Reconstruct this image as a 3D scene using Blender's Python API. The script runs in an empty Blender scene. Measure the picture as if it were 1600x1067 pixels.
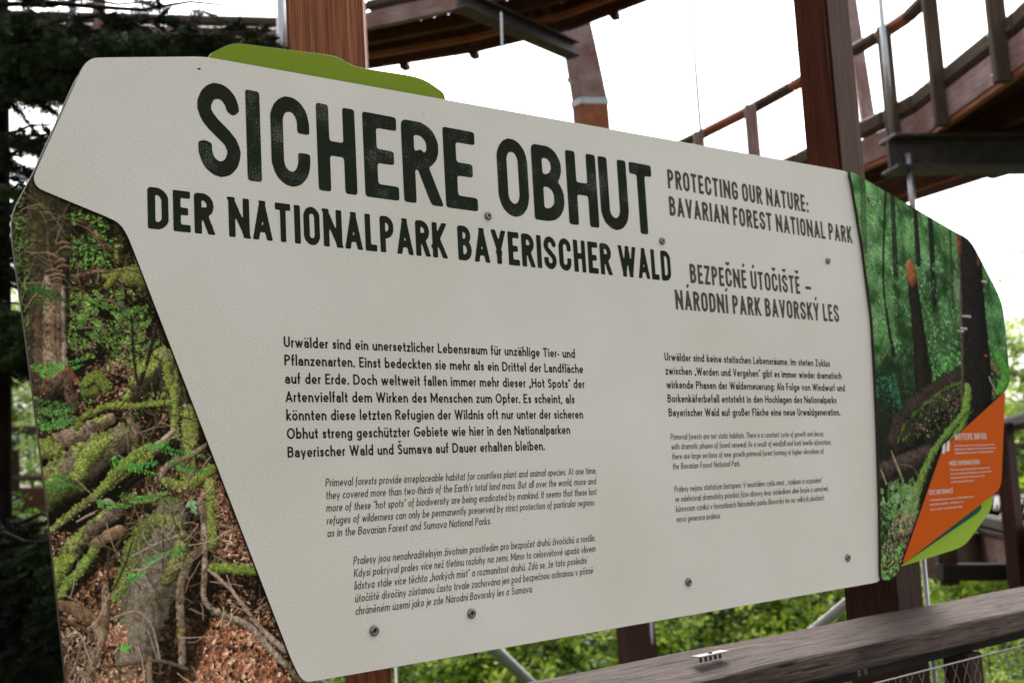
import bpy, bmesh, math, random
import numpy as np
from mathutils import Vector, Matrix, Quaternion
from mathutils.geometry import tessellate_polygon
sc = bpy.context.scene
COL = sc.collection
PI = math.pi
R = math.radians
random.seed(4)

# ---------------------------------------------------------------- camera
EYE = 1.61                                   # camera height above the deck we stand on
FPX = 1899.0
RX = np.array([0.76156354, 0.03628927, 0.64707345])      # sign direction (world X) in camera axes (right, down, forward)
RY = np.array([-0.64558139, 0.13024521, 0.75250306])     # away through the sign (world Y)
RZ = np.array([-0.05697043, -0.99081748, 0.12261768])    # up (world Z)
M3 = np.array([RX, RY, RZ])
cam_d = bpy.data.cameras.new('camera'); cam = bpy.data.objects.new('camera', cam_d); COL.objects.link(cam)
cx, cy, cz = M3[:, 0], -M3[:, 1], -M3[:, 2]
cam.matrix_world = Matrix(((cx[0], cy[0], cz[0], 0), (cx[1], cy[1], cz[1], 0), (cx[2], cy[2], cz[2], EYE), (0, 0, 0, 1)))
cam_d.sensor_width = 36; cam_d.lens = FPX/1600*36; cam_d.clip_start = .05; cam_d.clip_end = 2000
cam_d.dof.use_dof = True; cam_d.dof.focus_distance = 2.35; cam_d.dof.aperture_fstop = 5.6
sc.camera = cam

# ---------------------------------------------------------------- sky, sun, exposure (bright overcast)
SUN_EL, SUN_AZ = R(52), R(45)
world = bpy.data.worlds.new('World'); sc.world = world; world.use_nodes = True
nt = world.node_tree; nt.nodes.clear()
o_ = nt.nodes.new('ShaderNodeOutputWorld'); bg = nt.nodes.new('ShaderNodeBackground'); sky = nt.nodes.new('ShaderNodeTexSky')
sky.sky_type = 'NISHITA'; sky.sun_disc = False; sky.sun_elevation = SUN_EL; sky.sun_rotation = SUN_AZ
sky.air_density = 1.0; sky.dust_density = 6.0; sky.ozone_density = 1.0
hs = nt.nodes.new('ShaderNodeHueSaturation'); hs.inputs['Saturation'].default_value = .22
tc = nt.nodes.new('ShaderNodeTexCoord'); cn = nt.nodes.new('ShaderNodeTexNoise'); cn.inputs['Scale'].default_value = 2.5; cn.inputs['Detail'].default_value = 5
cm = nt.nodes.new('ShaderNodeMapRange'); cm.inputs[3].default_value = .9; cm.inputs[4].default_value = 1.15
mul = nt.nodes.new('ShaderNodeVectorMath'); mul.operation = 'SCALE'
nt.links.new(tc.outputs['Generated'], cn.inputs['Vector']); nt.links.new(cn.outputs['Fac'], cm.inputs[0])
nt.links.new(sky.outputs[0], hs.inputs['Color']); nt.links.new(hs.outputs[0], mul.inputs[0]); nt.links.new(cm.outputs[0], mul.inputs['Scale'])
nt.links.new(mul.outputs[0], bg.inputs['Color']); bg.inputs['Strength'].default_value = .15; nt.links.new(bg.outputs[0], o_.inputs['Surface'])
sun_d = bpy.data.lights.new('sun', 'SUN'); sun = bpy.data.objects.new('sun', sun_d); COL.objects.link(sun)
sun_d.energy = 1.0; sun_d.angle = R(25); sun_d.color = (1, .97, .92)
sdir = Vector((math.sin(SUN_AZ)*math.cos(SUN_EL), math.cos(SUN_AZ)*math.cos(SUN_EL), math.sin(SUN_EL)))
sun.rotation_euler = sdir.to_track_quat('Z', 'Y').to_euler()
sc.view_settings.view_transform = 'Standard'; sc.view_settings.look = 'None'; sc.view_settings.gamma = 1
sc.view_settings.exposure = 1.58
try: sc.view_settings.use_curve_mapping = False
except Exception: pass
sc.cycles.max_bounces = 6; sc.cycles.diffuse_bounces = 3; sc.cycles.glossy_bounces = 2; sc.cycles.transmission_bounces = 3; sc.cycles.transparent_max_bounces = 4

# ---------------------------------------------------------------- measuring helpers: a direction seen from the viewpoint, met with a plane of the place
def ray(px, py): return M3 @ np.array([px-800., py-533.5, FPX])
def PY(px, py, y): r = ray(px, py)*y; r = r/ray(px, py)[1]; return Vector((r[0], r[1], r[2]+EYE))       # plane at distance y through the sign
def PZ(px, py, z): r = ray(px, py); r = r*(z/r[2]); return Vector((r[0], r[1], r[2]+EYE))             # level plane z above the eye
def PD(px, py, d): r = ray(px, py)/FPX*d; return Vector((r[0], r[1], r[2]+EYE))                        # at depth d
SY = 2.0                                       # the sign's front face stands at world y = 2
def on_sign(px, py, y):
    r = ray(px, py); r = r*((SY+y)/r[1]); return (r[0], r[2])

# ---------------------------------------------------------------- object helpers
def tag(o, label=None, cat=None, group=None, kind=None):
    if label: o['label'] = label
    if cat: o['category'] = cat
    if group: o['group'] = group
    if kind: o['kind'] = kind
    return o
def empty(name, loc=(0, 0, 0), label=None, cat=None, group=None):
    o = bpy.data.objects.new(name, None); COL.objects.link(o); o.location = loc; o.empty_display_size = .1
    bpy.context.view_layer.update() if False else None
    return tag(o, label, cat, group)
def link(name, me, mat=None, parent=None):
    o = bpy.data.objects.new(name, me); COL.objects.link(o)
    if mat is not None and not me.materials: me.materials.append(mat)
    if parent is not None:
        o.parent = parent; o.matrix_parent_inverse = Matrix.Translation(world_loc(parent)).inverted()
    return o
def world_loc(o):
    v = Vector(o.location)
    return v
def mesh(name, verts, faces, mat=None, parent=None, smooth=False):
    me = bpy.data.meshes.new(name); me.from_pydata([tuple(v) for v in verts], [], faces); me.update()
    if smooth: me.shade_smooth()
    return link(name, me, mat, parent)
def frame(p0, p1, up=Vector((0, 0, 1))):
    d = (p1-p0); L = d.length; d = d/L; s = up.cross(d)
    if s.length < 1e-4: s = Vector((0, 1, 0)).cross(d)
    s.normalize(); u = d.cross(s); return d, s, u, L
def beam(name, p0, p1, w, h, mat, parent=None, bev=.006, up=Vector((0, 0, 1)), dz=0.0, ds=0.0):
    """squared timber from p0 to p1, w across, h high; local X runs along the grain"""
    p0 = Vector(p0); p1 = Vector(p1); d, s, u, L = frame(p0, p1, up)
    bm = bmesh.new(); bmesh.ops.create_cube(bm, size=1)
    for v in bm.verts: v.co = Vector((v.co.x*L, v.co.y*w, v.co.z*h))
    if bev: bmesh.ops.bevel(bm, geom=bm.edges[:], offset=min(bev, w*.3, h*.3), segments=1, affect='EDGES')
    me = bpy.data.meshes.new(name); bm.to_mesh(me); bm.free()
    o = link(name, me, mat)
    c = (p0+p1)/2+u*dz+s*ds
    m = Matrix(((d.x, s.x, u.x, c.x), (d.y, s.y, u.y, c.y), (d.z, s.z, u.z, c.z), (0, 0, 0, 1)))
    o.matrix_world = m
    if parent is not None: o.parent = parent; o.matrix_parent_inverse = Matrix.Translation(world_loc(parent)).inverted()
    return o
def rod(name, p0, p1, r, mat, parent=None, n=12):
    p0 = Vector(p0); p1 = Vector(p1); d, s, u, L = frame(p0, p1)
    bm = bmesh.new(); bmesh.ops.create_cone(bm, cap_ends=True, segments=n, radius1=r, radius2=r, depth=L)
    for v in bm.verts: v.co = Vector((v.co.z, v.co.y, v.co.x))
    bmesh.ops.recalc_face_normals(bm, faces=bm.faces)
    me = bpy.data.meshes.new(name); bm.to_mesh(me); bm.free()
    for p in me.polygons: p.use_smooth = len(p.vertices) == 4
    o = link(name, me, mat); c = (p0+p1)/2
    o.matrix_world = Matrix(((d.x, s.x, u.x, c.x), (d.y, s.y, u.y, c.y), (d.z, s.z, u.z, c.z), (0, 0, 0, 1)))
    if parent is not None: o.parent = parent; o.matrix_parent_inverse = Matrix.Translation(world_loc(parent)).inverted()
    return o

# ---------------------------------------------------------------- materials
def newmat(name, rough=.6, metal=0.0):
    m = bpy.data.materials.new(name); m.use_nodes = True; t = m.node_tree
    b = t.nodes['Principled BSDF']; b.inputs['Specular IOR Level'].default_value = .5 if metal else .25; b.inputs['Roughness'].default_value = rough; b.inputs['Metallic'].default_value = metal
    return m, t, b
def ramp(t, pts):
    r = t.nodes.new('ShaderNodeValToRGB')
    while len(r.color_ramp.elements) < len(pts): r.color_ramp.elements.new(.5)
    for e, (p, c) in zip(r.color_ramp.elements, pts): e.position = p; e.color = (*c, 1)
    return r
def wood(name, dark, mid, light, rough=.75, sy=1.0, patch=None, bump=.4, knots=0.0, fine=.45, crack=0.0):
    m, t, b = newmat(name, rough); N, Lk = t.nodes.new, t.links.new
    tc = N('ShaderNodeTexCoord'); oi = N('ShaderNodeObjectInfo')
    add = N('ShaderNodeVectorMath'); add.operation = 'ADD'; sc_ = N('ShaderNodeVectorMath'); sc_.operation = 'SCALE'
    cmb = N('ShaderNodeCombineXYZ'); Lk(oi.outputs['Random'], cmb.inputs[0]); Lk(oi.outputs['Random'], cmb.inputs[1]); Lk(cmb.outputs[0], sc_.inputs[0]); sc_.inputs['Scale'].default_value = 37
    Lk(tc.outputs['Object'], add.inputs[0]); Lk(sc_.outputs[0], add.inputs[1])
    mp = N('ShaderNodeMapping'); mp.inputs['Scale'].default_value = (1.2*sy, 30*sy, 30*sy); Lk(add.outputs[0], mp.inputs[0])
    n1 = N('ShaderNodeTexNoise'); n1.inputs['Scale'].default_value = 3; n1.inputs['Detail'].default_value = 6; n1.inputs['Distortion'].default_value = .8+knots; Lk(mp.outputs[0], n1.inputs[0])
    mpf = N('ShaderNodeMapping'); mpf.inputs['Scale'].default_value = (2*sy, 150*sy, 150*sy); Lk(add.outputs[0], mpf.inputs[0])
    nf = N('ShaderNodeTexNoise'); nf.inputs['Scale'].default_value = 2; nf.inputs['Detail'].default_value = 3; nf.inputs['Distortion'].default_value = .3; Lk(mpf.outputs[0], nf.inputs[0])
    fm = N('ShaderNodeMixRGB'); fm.inputs[0].default_value = fine; Lk(n1.outputs['Fac'], fm.inputs[1]); Lk(nf.outputs['Fac'], fm.inputs[2])
    r1 = ramp(t, [(.33, dark), (.5, mid), (.67, light)]); Lk(fm.outputs[0], r1.inputs[0])
    n2 = N('ShaderNodeTexNoise'); n2.inputs['Scale'].default_value = 3.0; n2.inputs['Detail'].default_value = 4; Lk(add.outputs[0], n2.inputs[0])
    r2 = ramp(t, [(.35, patch or tuple(c*.75 for c in mid)), (.65, (1, 1, 1))]); Lk(n2.outputs['Fac'], r2.inputs[0])
    mx = N('ShaderNodeMixRGB'); mx.blend_type = 'MULTIPLY'; mx.inputs[0].default_value = .55 if patch is None else .8
    if patch is None: r2.color_ramp.elements[0].color = (.6, .58, .56, 1)
    Lk(r1.outputs[0], mx.inputs[1]); Lk(r2.outputs[0], mx.inputs[2]); Lk(mx.outputs[0], b.inputs['Base Color'])
    if knots:
        wv = N('ShaderNodeTexWave'); wv.wave_type = 'BANDS'; wv.bands_direction = 'Y'; wv.inputs['Scale'].default_value = 9; wv.inputs['Distortion'].default_value = 3.5; wv.inputs['Detail'].default_value = 2; wv.inputs['Detail Scale'].default_value = .5
        mw_ = N('ShaderNodeMapping'); mw_.inputs['Scale'].default_value = (.45, 5, 5); Lk(add.outputs[0], mw_.inputs[0]); Lk(mw_.outputs[0], wv.inputs[0])
        rw = ramp(t, [(.15, (.55, .52, .50)), (.5, (1, 1, 1)), (.9, (1.25, 1.22, 1.22))]); Lk(wv.outputs['Fac'], rw.inputs[0])
        m2 = N('ShaderNodeMixRGB'); m2.blend_type = 'MULTIPLY'; m2.inputs[0].default_value = .85; Lk(mx.outputs[0], m2.inputs[1]); Lk(rw.outputs[0], m2.inputs[2]); Lk(m2.outputs[0], b.inputs['Base Color'])
        mc = N('ShaderNodeMapping'); mc.inputs['Scale'].default_value = (2.2, 44, 44); Lk(add.outputs[0], mc.inputs[0])
        nc = N('ShaderNodeTexNoise'); nc.inputs['Scale'].default_value = 2; nc.inputs['Detail'].default_value = 5; Lk(mc.outputs[0], nc.inputs[0])
        rc_ = ramp(t, [(.34, (.12, .10, .10)), (.40, (1, 1, 1))]); Lk(nc.outputs['Fac'], rc_.inputs[0])
        m3 = N('ShaderNodeMixRGB'); m3.blend_type = 'MULTIPLY'; m3.inputs[0].default_value = 1; Lk(m2.outputs[0], m3.inputs[1]); Lk(rc_.outputs[0], m3.inputs[2]); Lk(m3.outputs[0], b.inputs['Base Color'])
    if crack:
        mk = N('ShaderNodeMapping'); mk.inputs['Scale'].default_value = (.7, 34, 34); Lk(add.outputs[0], mk.inputs[0])
        nk = N('ShaderNodeTexNoise'); nk.inputs['Scale'].default_value = 1.6; nk.inputs['Detail'].default_value = 2; Lk(mk.outputs[0], nk.inputs[0])
        rk = ramp(t, [(.30, (crack, crack, crack)), (.335, (1, 1, 1))]); Lk(nk.outputs['Fac'], rk.inputs[0])
        vk = N('ShaderNodeTexVoronoi'); vk.inputs['Scale'].default_value = 1; mv = N('ShaderNodeMapping'); mv.inputs['Scale'].default_value = (2.2, 5.5, 5.5); Lk(add.outputs[0], mv.inputs[0]); Lk(mv.outputs[0], vk.inputs[0])
        rv = ramp(t, [(.05, (.28, .22, .2)), (.10, (.75, .7, .68)), (.16, (1, 1, 1))]); Lk(vk.outputs['Distance'], rv.inputs[0])
        m4 = N('ShaderNodeMixRGB'); m4.blend_type = 'MULTIPLY'; m4.inputs[0].default_value = 1; Lk(mx.outputs[0], m4.inputs[1]); Lk(rk.outputs[0], m4.inputs[2])
        m5 = N('ShaderNodeMixRGB'); m5.blend_type = 'MULTIPLY'; m5.inputs[0].default_value = 1; Lk(m4.outputs[0], m5.inputs[1]); Lk(rv.outputs[0], m5.inputs[2]); Lk(m5.outputs[0], b.inputs['Base Color'])
    mp2 = N('ShaderNodeMapping'); mp2.inputs['Scale'].default_value = (2*sy, 130*sy, 130*sy); Lk(add.outputs[0], mp2.inputs[0])
    n3 = N('ShaderNodeTexNoise'); n3.inputs['Scale'].default_value = 2; n3.inputs['Detail'].default_value = 3; Lk(mp2.outputs[0], n3.inputs[0])
    ad = N('ShaderNodeMath'); ad.operation = 'ADD'; Lk(n1.outputs['Fac'], ad.inputs[0]); Lk(n3.outputs['Fac'], ad.inputs[1])
    bp = N('ShaderNodeBump'); bp.inputs['Strength'].default_value = bump; bp.inputs['Distance'].default_value = .004; Lk(ad.outputs[0], bp.inputs['Height']); Lk(bp.outputs[0], b.inputs['Normal'])
    return m
def flat(name, col, rough=.5, metal=0, noise=.12, scale=40, bump=0, bscale=200):
    m, t, b = newmat(name, rough, metal)
    if 'panel' in name or 'ink' in name or 'bark' in name: b.inputs['Specular IOR Level'].default_value = .02
    N, Lk = t.nodes.new, t.links.new
    tc = N('ShaderNodeTexCoord'); n = N('ShaderNodeTexNoise'); n.inputs['Scale'].default_value = scale; n.inputs['Detail'].default_value = 4; Lk(tc.outputs['Object'], n.inputs[0])
    r = ramp(t, [(.3, tuple(c*(1-noise) for c in col)), (.7, tuple(min(c*(1+noise), 1) for c in col))]); Lk(n.outputs['Fac'], r.inputs[0]); Lk(r.outputs[0], b.inputs['Base Color'])
    if bump:
        n2 = N('ShaderNodeTexNoise'); n2.inputs['Scale'].default_value = bscale; n2.inputs['Detail'].default_value = 2; Lk(tc.outputs['Object'], n2.inputs[0])
        bp = N('ShaderNodeBump'); bp.inputs['Strength'].default_value = bump; bp.inputs['Distance'].default_value = .001; Lk(n2.outputs['Fac'], bp.inputs['Height']); Lk(bp.outputs[0], b.inputs['Normal'])
    return m
def leafmat(name, c0, c1, c2, trans=.35, rough=.5):
    m, t, b = newmat(name, rough); N, Lk = t.nodes.new, t.links.new
    g = N('ShaderNodeNewGeometry'); tc = N('ShaderNodeTexCoord'); cn_ = N('ShaderNodeTexNoise'); cn_.inputs['Scale'].default_value = 1.3; cn_.inputs['Detail'].default_value = 3; Lk(tc.outputs['Object'], cn_.inputs[0])
    mr = N('ShaderNodeMapRange'); mr.inputs[1].default_value = .33; mr.inputs[2].default_value = .67; Lk(cn_.outputs['Fac'], mr.inputs[0])
    fm = N('ShaderNodeMixRGB'); fm.inputs[0].default_value = .6; Lk(g.outputs['Random Per Island'], fm.inputs[1]); Lk(mr.outputs[0], fm.inputs[2])
    r = ramp(t, [(.22, c0), (.5, c1), (.78, c2)]); Lk(fm.outputs[0], r.inputs[0]); Lk(r.outputs[0], b.inputs['Base Color'])
    tr = N('ShaderNodeBsdfTranslucent'); Lk(r.outputs[0], tr.inputs[0]); mx = N('ShaderNodeMixShader'); mx.inputs[0].default_value = trans
    Lk(b.outputs[0], mx.inputs[1]); Lk(tr.outputs[0], mx.inputs[2]); Lk(mx.outputs[0], t.nodes['Material Output'].inputs[0])
    return m
M = {
 'red_post': wood('larch_red', (.085, .022, .008), (.24, .072, .026), (.42, .16, .07), .65, bump=.3, fine=.65, crack=.35),
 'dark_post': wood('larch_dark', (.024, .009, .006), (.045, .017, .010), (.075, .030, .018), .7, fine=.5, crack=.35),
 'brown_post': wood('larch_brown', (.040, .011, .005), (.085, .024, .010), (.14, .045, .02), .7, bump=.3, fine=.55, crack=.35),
 'grey_brown': wood('brown_face_tone', (.05, .022, .014), (.085, .042, .028), (.13, .07, .05), .75, fine=.55, crack=.4),
 'weathered': wood('weathered_grey_timber', (.022, .014, .010), (.068, .047, .037), (.14, .105, .088), .8, bump=1.0, knots=1.8, fine=.35),
 'fascia': wood('weathered_plank', (.13, .085, .08), (.26, .18, .175), (.40, .29, .29), .8, patch=(.62, .40, .30)),
 'under': wood('brown_beam', (.035, .012, .006), (.075, .024, .012), (.13, .048, .024), .7),
 'olive': wood('algae_dark_rail', (.032, .022, .014), (.068, .047, .030), (.12, .085, .058), .8),
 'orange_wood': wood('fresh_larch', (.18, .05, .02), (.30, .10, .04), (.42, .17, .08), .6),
 'deck': wood('deck_grey', (.12, .10, .095), (.22, .19, .18), (.30, .27, .26), .8),
 'steel': flat('galvanised_steel', (.42, .43, .45), .42, .85, .15, 60),
 'steel_dark': flat('grey_steel_beam', (.040, .031, .031), .6, .05, .4, 12),
 'fitting': flat('dull_fitting', (.26, .24, .24), .7, 0, .2, 60), 'wire': flat('mesh_wire_steel', (.20, .19, .18), .4, .4, .2, 100), 'black_wood': wood('tarred_timber', (.008, .007, .006), (.016, .013, .011), (.03, .024, .02), .8),
 'screw': flat('stainless_steel', (.20, .165, .15), .3, 1.0, .15, 200),
 'screw_dark': flat('screw_socket', (.02, .018, .016), .5, .6, .1, 200),
 'core': flat('dark_laminate_edge', (.030, .016, .012), .45, 0, .3, 90),
 'rim': flat('brown_laminate_edge', (.045, .022, .016), .5, 0, .3, 90),
 'green': flat('green_panel', (.185, .255, .025), .6, 0, .04, 300, .15, 700),
 'lime': flat('light_green_panel', (.27, .40, .045), .6, 0, .04, 300, .15, 700),
 'teal': flat('dark_green_panel', (.012, .085, .055), .45, 0, .05, 300),
 'orange': flat('orange_panel', (.50, .085, .008), .6, 0, .05, 300, .15, 700),
 'ink': None, 'ink2': flat('dark_ink', (.016, .019, .014), .6, 0, .15, 500), 'ink_grey': flat('grey_ink', (.088, .080, .060), .6, 0, .1, 500),
 'ink_mid': flat('brown_grey_ink', (.075, .068, .050), .6, 0, .1, 500), 'white_ink': flat('white_ink', (.62, .55, .50), .5, 0, .05, 200), 'black': flat('black_rubber', (.012, .011, .010), .7),
 'bark': flat('bark', (.018, .014, .011), .9, 0, .45, 9), 'bark2': flat('grey_beech_bark', (.12, .11, .095), .9, 0, .3, 6),
 'spruce': leafmat('spruce_needles', (.004, .006, .003), (.010, .016, .005), (.034, .058, .012), .05, .8),
 'ground': None,
}
# ---------------------------------------------------------------- printed forest pictures (flat print on the sign)
def vnoise(h, w, cell, rng, stretch=1.0):
    gh, gw = int(h/cell/stretch)+3, int(w/cell)+3
    g = rng.random((gh, gw))
    yy = np.arange(h)/(cell*stretch); xx = np.arange(w)/cell
    yi = yy.astype(int); xi = xx.astype(int); fy = (yy-yi)[:, None]; fx = (xx-xi)[None, :]
    fy = fy*fy*(3-2*fy); fx = fx*fx*(3-2*fx)
    a = g[yi][:, xi]; b = g[yi][:, xi+1]; c = g[yi+1][:, xi]; d = g[yi+1][:, xi+1]
    return (a*(1-fx)+b*fx)*(1-fy)+(c*(1-fx)+d*fx)*fy

def fbm(h, w, cell, rng, octs=4, stretch=1.0):
    s = np.zeros((h, w)); a = 1; t = 0
    for k in range(octs):
        s += a*vnoise(h, w, max(cell/2**k, 1.0), rng, stretch); t += a; a *= .6
    return s/t

class Canvas:
    """A rectangle of the sign's plane (x0..x1, z0..z1 in metres) painted at res metres per texel."""
    def __init__(s, x0, x1, z0, z1, res, y, seed):
        s.x0, s.z1, s.res, s.y = x0, z1, res, y
        s.w = int(round((x1-x0)/res)); s.h = int(round((z1-z0)/res))
        s.ext = (x0, x0+s.w*res, z1-s.h*res, z1)
        s.rng = np.random.default_rng(seed)
        s.img = np.zeros((s.h, s.w, 3))
        s.n1 = fbm(s.h, s.w, 5, s.rng, 3); s.n2 = fbm(s.h, s.w, 24, s.rng, 4); s.n3 = fbm(s.h, s.w, 2.2, s.rng, 2)
    def m(s, px, py):                       # traced point of the print -> texel
        p = on_sign(px, py, s.y)
        return ((p[0]-s.x0)/s.res, (s.z1-p[1])/s.res)
    def sc(s, px, py):                      # texels per traced unit (vertical)
        a = s.m(px, py-5); b = s.m(px, py+5); return abs(b[1]-a[1])/10
    def box(s, x0, x1, y0, y1):
        return max(int(x0), 0), min(int(x1)+2, s.w), max(int(y0), 0), min(int(y1)+2, s.h)
    def stroke(s, pts, wid, col, col2=None, moss=0.0, mosscol=(.30, .36, .08), side=-1, grain=.5, alpha=1.0, round_=.75, raw=False, rough=0.25, light=(-.5, -.8)):
        P = np.array([p if raw else s.m(*p) for p in pts], float)
        k = 1 if raw else s.sc(*pts[len(pts)//2])
        W = np.array(wid if hasattr(wid, '__len__') else [wid]*len(P), float)*k/2
        if not raw:                         # true width across the path, undoing the foreshortening of the traced picture
            for i in range(len(pts)):
                a = pts[max(i-1, 0)]; b_ = pts[min(i+1, len(pts)-1)]; x, y = pts[i]; o = np.array(s.m(x, y)); jx = np.array(s.m(x+4, y))-o; jy = np.array(s.m(x, y+4))-o
                d = np.array([b_[0]-a[0], b_[1]-a[1]], float); d /= np.hypot(*d)+1e-9; td = (jx*d[0]+jy*d[1])/4; W[i] *= abs(jx[0]*jy[1]-jx[1]*jy[0])/16/(np.hypot(*td)+1e-9)/k
        if len(P) > 2:                      # smooth the path
            t = np.arange(len(P)); tt = np.linspace(0, len(P)-1, (len(P)-1)*5+1)
            Q = []
            for q in tt:
                i = min(int(q), len(P)-2); f = q-i
                p0 = P[max(i-1, 0)]; p1 = P[i]; p2 = P[i+1]; p3 = P[min(i+2, len(P)-1)]
                Q.append(.5*((2*p1)+(-p0+p2)*f+(2*p0-5*p1+4*p2-p3)*f*f+(-p0+3*p1-3*p2+p3)*f**3))
            W = np.interp(tt, t, W); P = np.array(Q)
        mw = W.max()*1.5+2
        bx0, bx1, by0, by1 = s.box(P[:, 0].min()-mw, P[:, 0].max()+mw, P[:, 1].min()-mw, P[:, 1].max()+mw)
        if bx1 <= bx0 or by1 <= by0: return
        yy, xx = np.mgrid[by0:by1, bx0:bx1]; yy = yy+.5; xx = xx+.5
        best = np.full(xx.shape, 1e9); off = np.zeros(xx.shape); lon = np.zeros(xx.shape); ww = np.ones(xx.shape)
        nx_ = np.zeros(xx.shape); ny_ = np.zeros(xx.shape); acc = 0
        for i in range(len(P)-1):
            d = P[i+1]-P[i]; L = math.hypot(*d)+1e-6; d = d/L
            rx = xx-P[i, 0]; ry = yy-P[i, 1]
            t = np.clip(rx*d[0]+ry*d[1], 0, L)
            ex = rx-t*d[0]; ey = ry-t*d[1]; dist = np.hypot(ex, ey)
            w = W[i]+(W[i+1]-W[i])*t/L
            q = dist/np.maximum(w, .3); mm = q < best
            best[mm] = q[mm]; off[mm] = (rx*(-d[1])+ry*d[0])[mm]; lon[mm] = (acc+t)[mm]; ww[mm] = w[mm]
            nx_[mm] = (ex/np.maximum(w, .3))[mm]; ny_[mm] = (ey/np.maximum(w, .3))[mm]
            acc += L
        sl = np.s_[by0:by1, bx0:bx1]
        edge = 1+(s.n1[sl]-.5)*rough*2
        a = np.clip((edge-best)*ww+.5, 0, 1)*alpha
        if a.max() <= 0: return
        nx_ = np.clip(nx_, -1, 1); ny_ = np.clip(ny_, -1, 1)
        lam = .62+.45*(nx_*light[0]+ny_*light[1]); lam = 1+(lam-1)*round_*1.3
        lam = lam*(1-.45*round_*np.clip(best, 0, 1)**3)
        # bark: noise stretched along the path
        u = (lon/4.5+2*s.n1[sl]).astype(int) % 97; v = (off/1.15+1.5*s.n3[sl]+40).astype(int) % 89
        tab = s.rng.random((97, 89)); tab2 = s.rng.random((97, 89))
        br = .42*tab[u, v]+.58*s.n3[sl]
        g = 1+grain*(br-.5)*1.5+grain*(s.n1[sl]-.5)*1.3
        c = np.array(col)[None, None, :]*np.ones(xx.shape+(1,))
        if col2 is not None:
            f = np.clip((s.n2[sl]-.42)*5, 0, 1)[..., None]; c = c*(1-f)+np.array(col2)*f
        if moss > 0:
            top = .5-.5*ny_
            mk = np.clip((top*.6+s.n2[sl]*1.0+s.n1[sl]*.3-1.25+moss)*5, 0, 1)[..., None]
            mc = np.array(mosscol)*(.45+1.1*s.n3[sl][..., None])
            c = c*(1-mk)+mc*mk
        c = c*np.clip(lam*g, .05, 2.5)[..., None]
        s.img[sl] = s.img[sl]*(1-a[..., None])+c*a[..., None]
        if moss >= .45:                     # tufts of moss break the outline
            for _ in range(int(acc*W.mean()/7)):
                i = s.rng.integers(len(P)); o = s.rng.normal(size=2)*W[i]*.55
                s.leaf(P[i, 0]+o[0]+s.rng.normal()*3, P[i, 1]+o[1]-W[i]*.15, s.rng.uniform(2.5, 5), s.rng.uniform(1.5, 3), s.rng.uniform(0, 3.1), np.array(mosscol)*s.rng.uniform(.35, 1.35), .2)
    def shade(s, pts, wid, k=.35):          # dark gap beside and under a log in the printed picture
        P = [(x+wid*.18, y+wid*.35) for x, y in pts]
        s.stroke(P, wid*1.25, (.012, .011, .006), grain=.2, alpha=k, round_=0, rough=.1)
    def leaf(s, x, y, ln, wd, ang, col, fold=.3):
        r = ln/2+1; bx0, bx1, by0, by1 = s.box(x-r, x+r, y-r, y+r)
        if bx1 <= bx0 or by1 <= by0: return
        yy, xx = np.mgrid[by0:by1, bx0:bx1]; dx = xx+.5-x; dy = yy+.5-y
        c, sn = math.cos(ang), math.sin(ang); u = (dx*c+dy*sn)/(ln/2); v = (-dx*sn+dy*c)/(wd/2)
        a = np.clip((1-u*u-np.abs(v)**1.3)*2.0, 0, 1)[..., None]
        cc = np.array(col)*(1+fold*np.where(v > 0, -1, 1))[..., None]
        sl = np.s_[by0:by1, bx0:bx1]; s.img[sl] = s.img[sl]*(1-a)+cc*a
    def leaves(s, poly, n, cols, ln=(4, 9), var=.35, dens=None, flat=.5):
        P = np.array([s.m(*p) for p in poly]); x0, y0 = P.min(0); x1, y1 = P.max(0)
        r = s.rng
        for _ in range(n):
            x = r.uniform(x0, x1); y = r.uniform(y0, y1)
            ins = False; j = len(P)-1
            for i in range(len(P)):
                if (P[i, 1] > y) != (P[j, 1] > y) and x < (P[j, 0]-P[i, 0])*(y-P[i, 1])/(P[j, 1]-P[i, 1])+P[i, 0]: ins = not ins
                j = i
            if not ins or not (0 <= x < s.w and 0 <= y < s.h): continue
            q = s.n2[int(y), int(x)]
            if dens is not None and q < dens: continue
            c = np.array(cols[r.integers(len(cols))])*(1+var*r.normal())*(.35+1.3*q)
            L = r.uniform(*ln); s.leaf(x, y, L, L*r.uniform(flat*.7, flat*1.2), r.uniform(0, 3.14), np.clip(c, .004, 1))
    def frond(s, a, b, n, ln, col, w=1.6, droop=.15, side=1.0, ang=60):
        A = np.array(s.m(*a)); B = np.array(s.m(*b)); d = B-A; L = math.hypot(*d); d /= L; nn = np.array([-d[1], d[0]])
        r = s.rng; k = s.sc(*a)
        s.stroke([tuple(A), tuple(B)], w*.9, np.array(col)*.6, raw=True, round_=0, grain=.1, rough=0)
        for i in range(n):
            t = (i+.5)/n; base = A+d*L*t+nn*droop*L*t*(1-t)
            l = ln*k*(1-t*.75)*(.55+.7*r.random())
            for sg in (-1, 1):
                aa = math.radians(ang)*sg; v = np.array([d[0]*math.cos(aa)-d[1]*math.sin(aa), d[0]*math.sin(aa)+d[1]*math.cos(aa)])
                c = np.array(col)*(.65+.7*r.random())
                m_ = base+v*l*.5+r.normal(size=2)*.6; s.leaf(m_[0], m_[1], l, w*r.uniform(1.6, 3.4), math.atan2(v[1], v[0]), c, .15)
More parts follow.
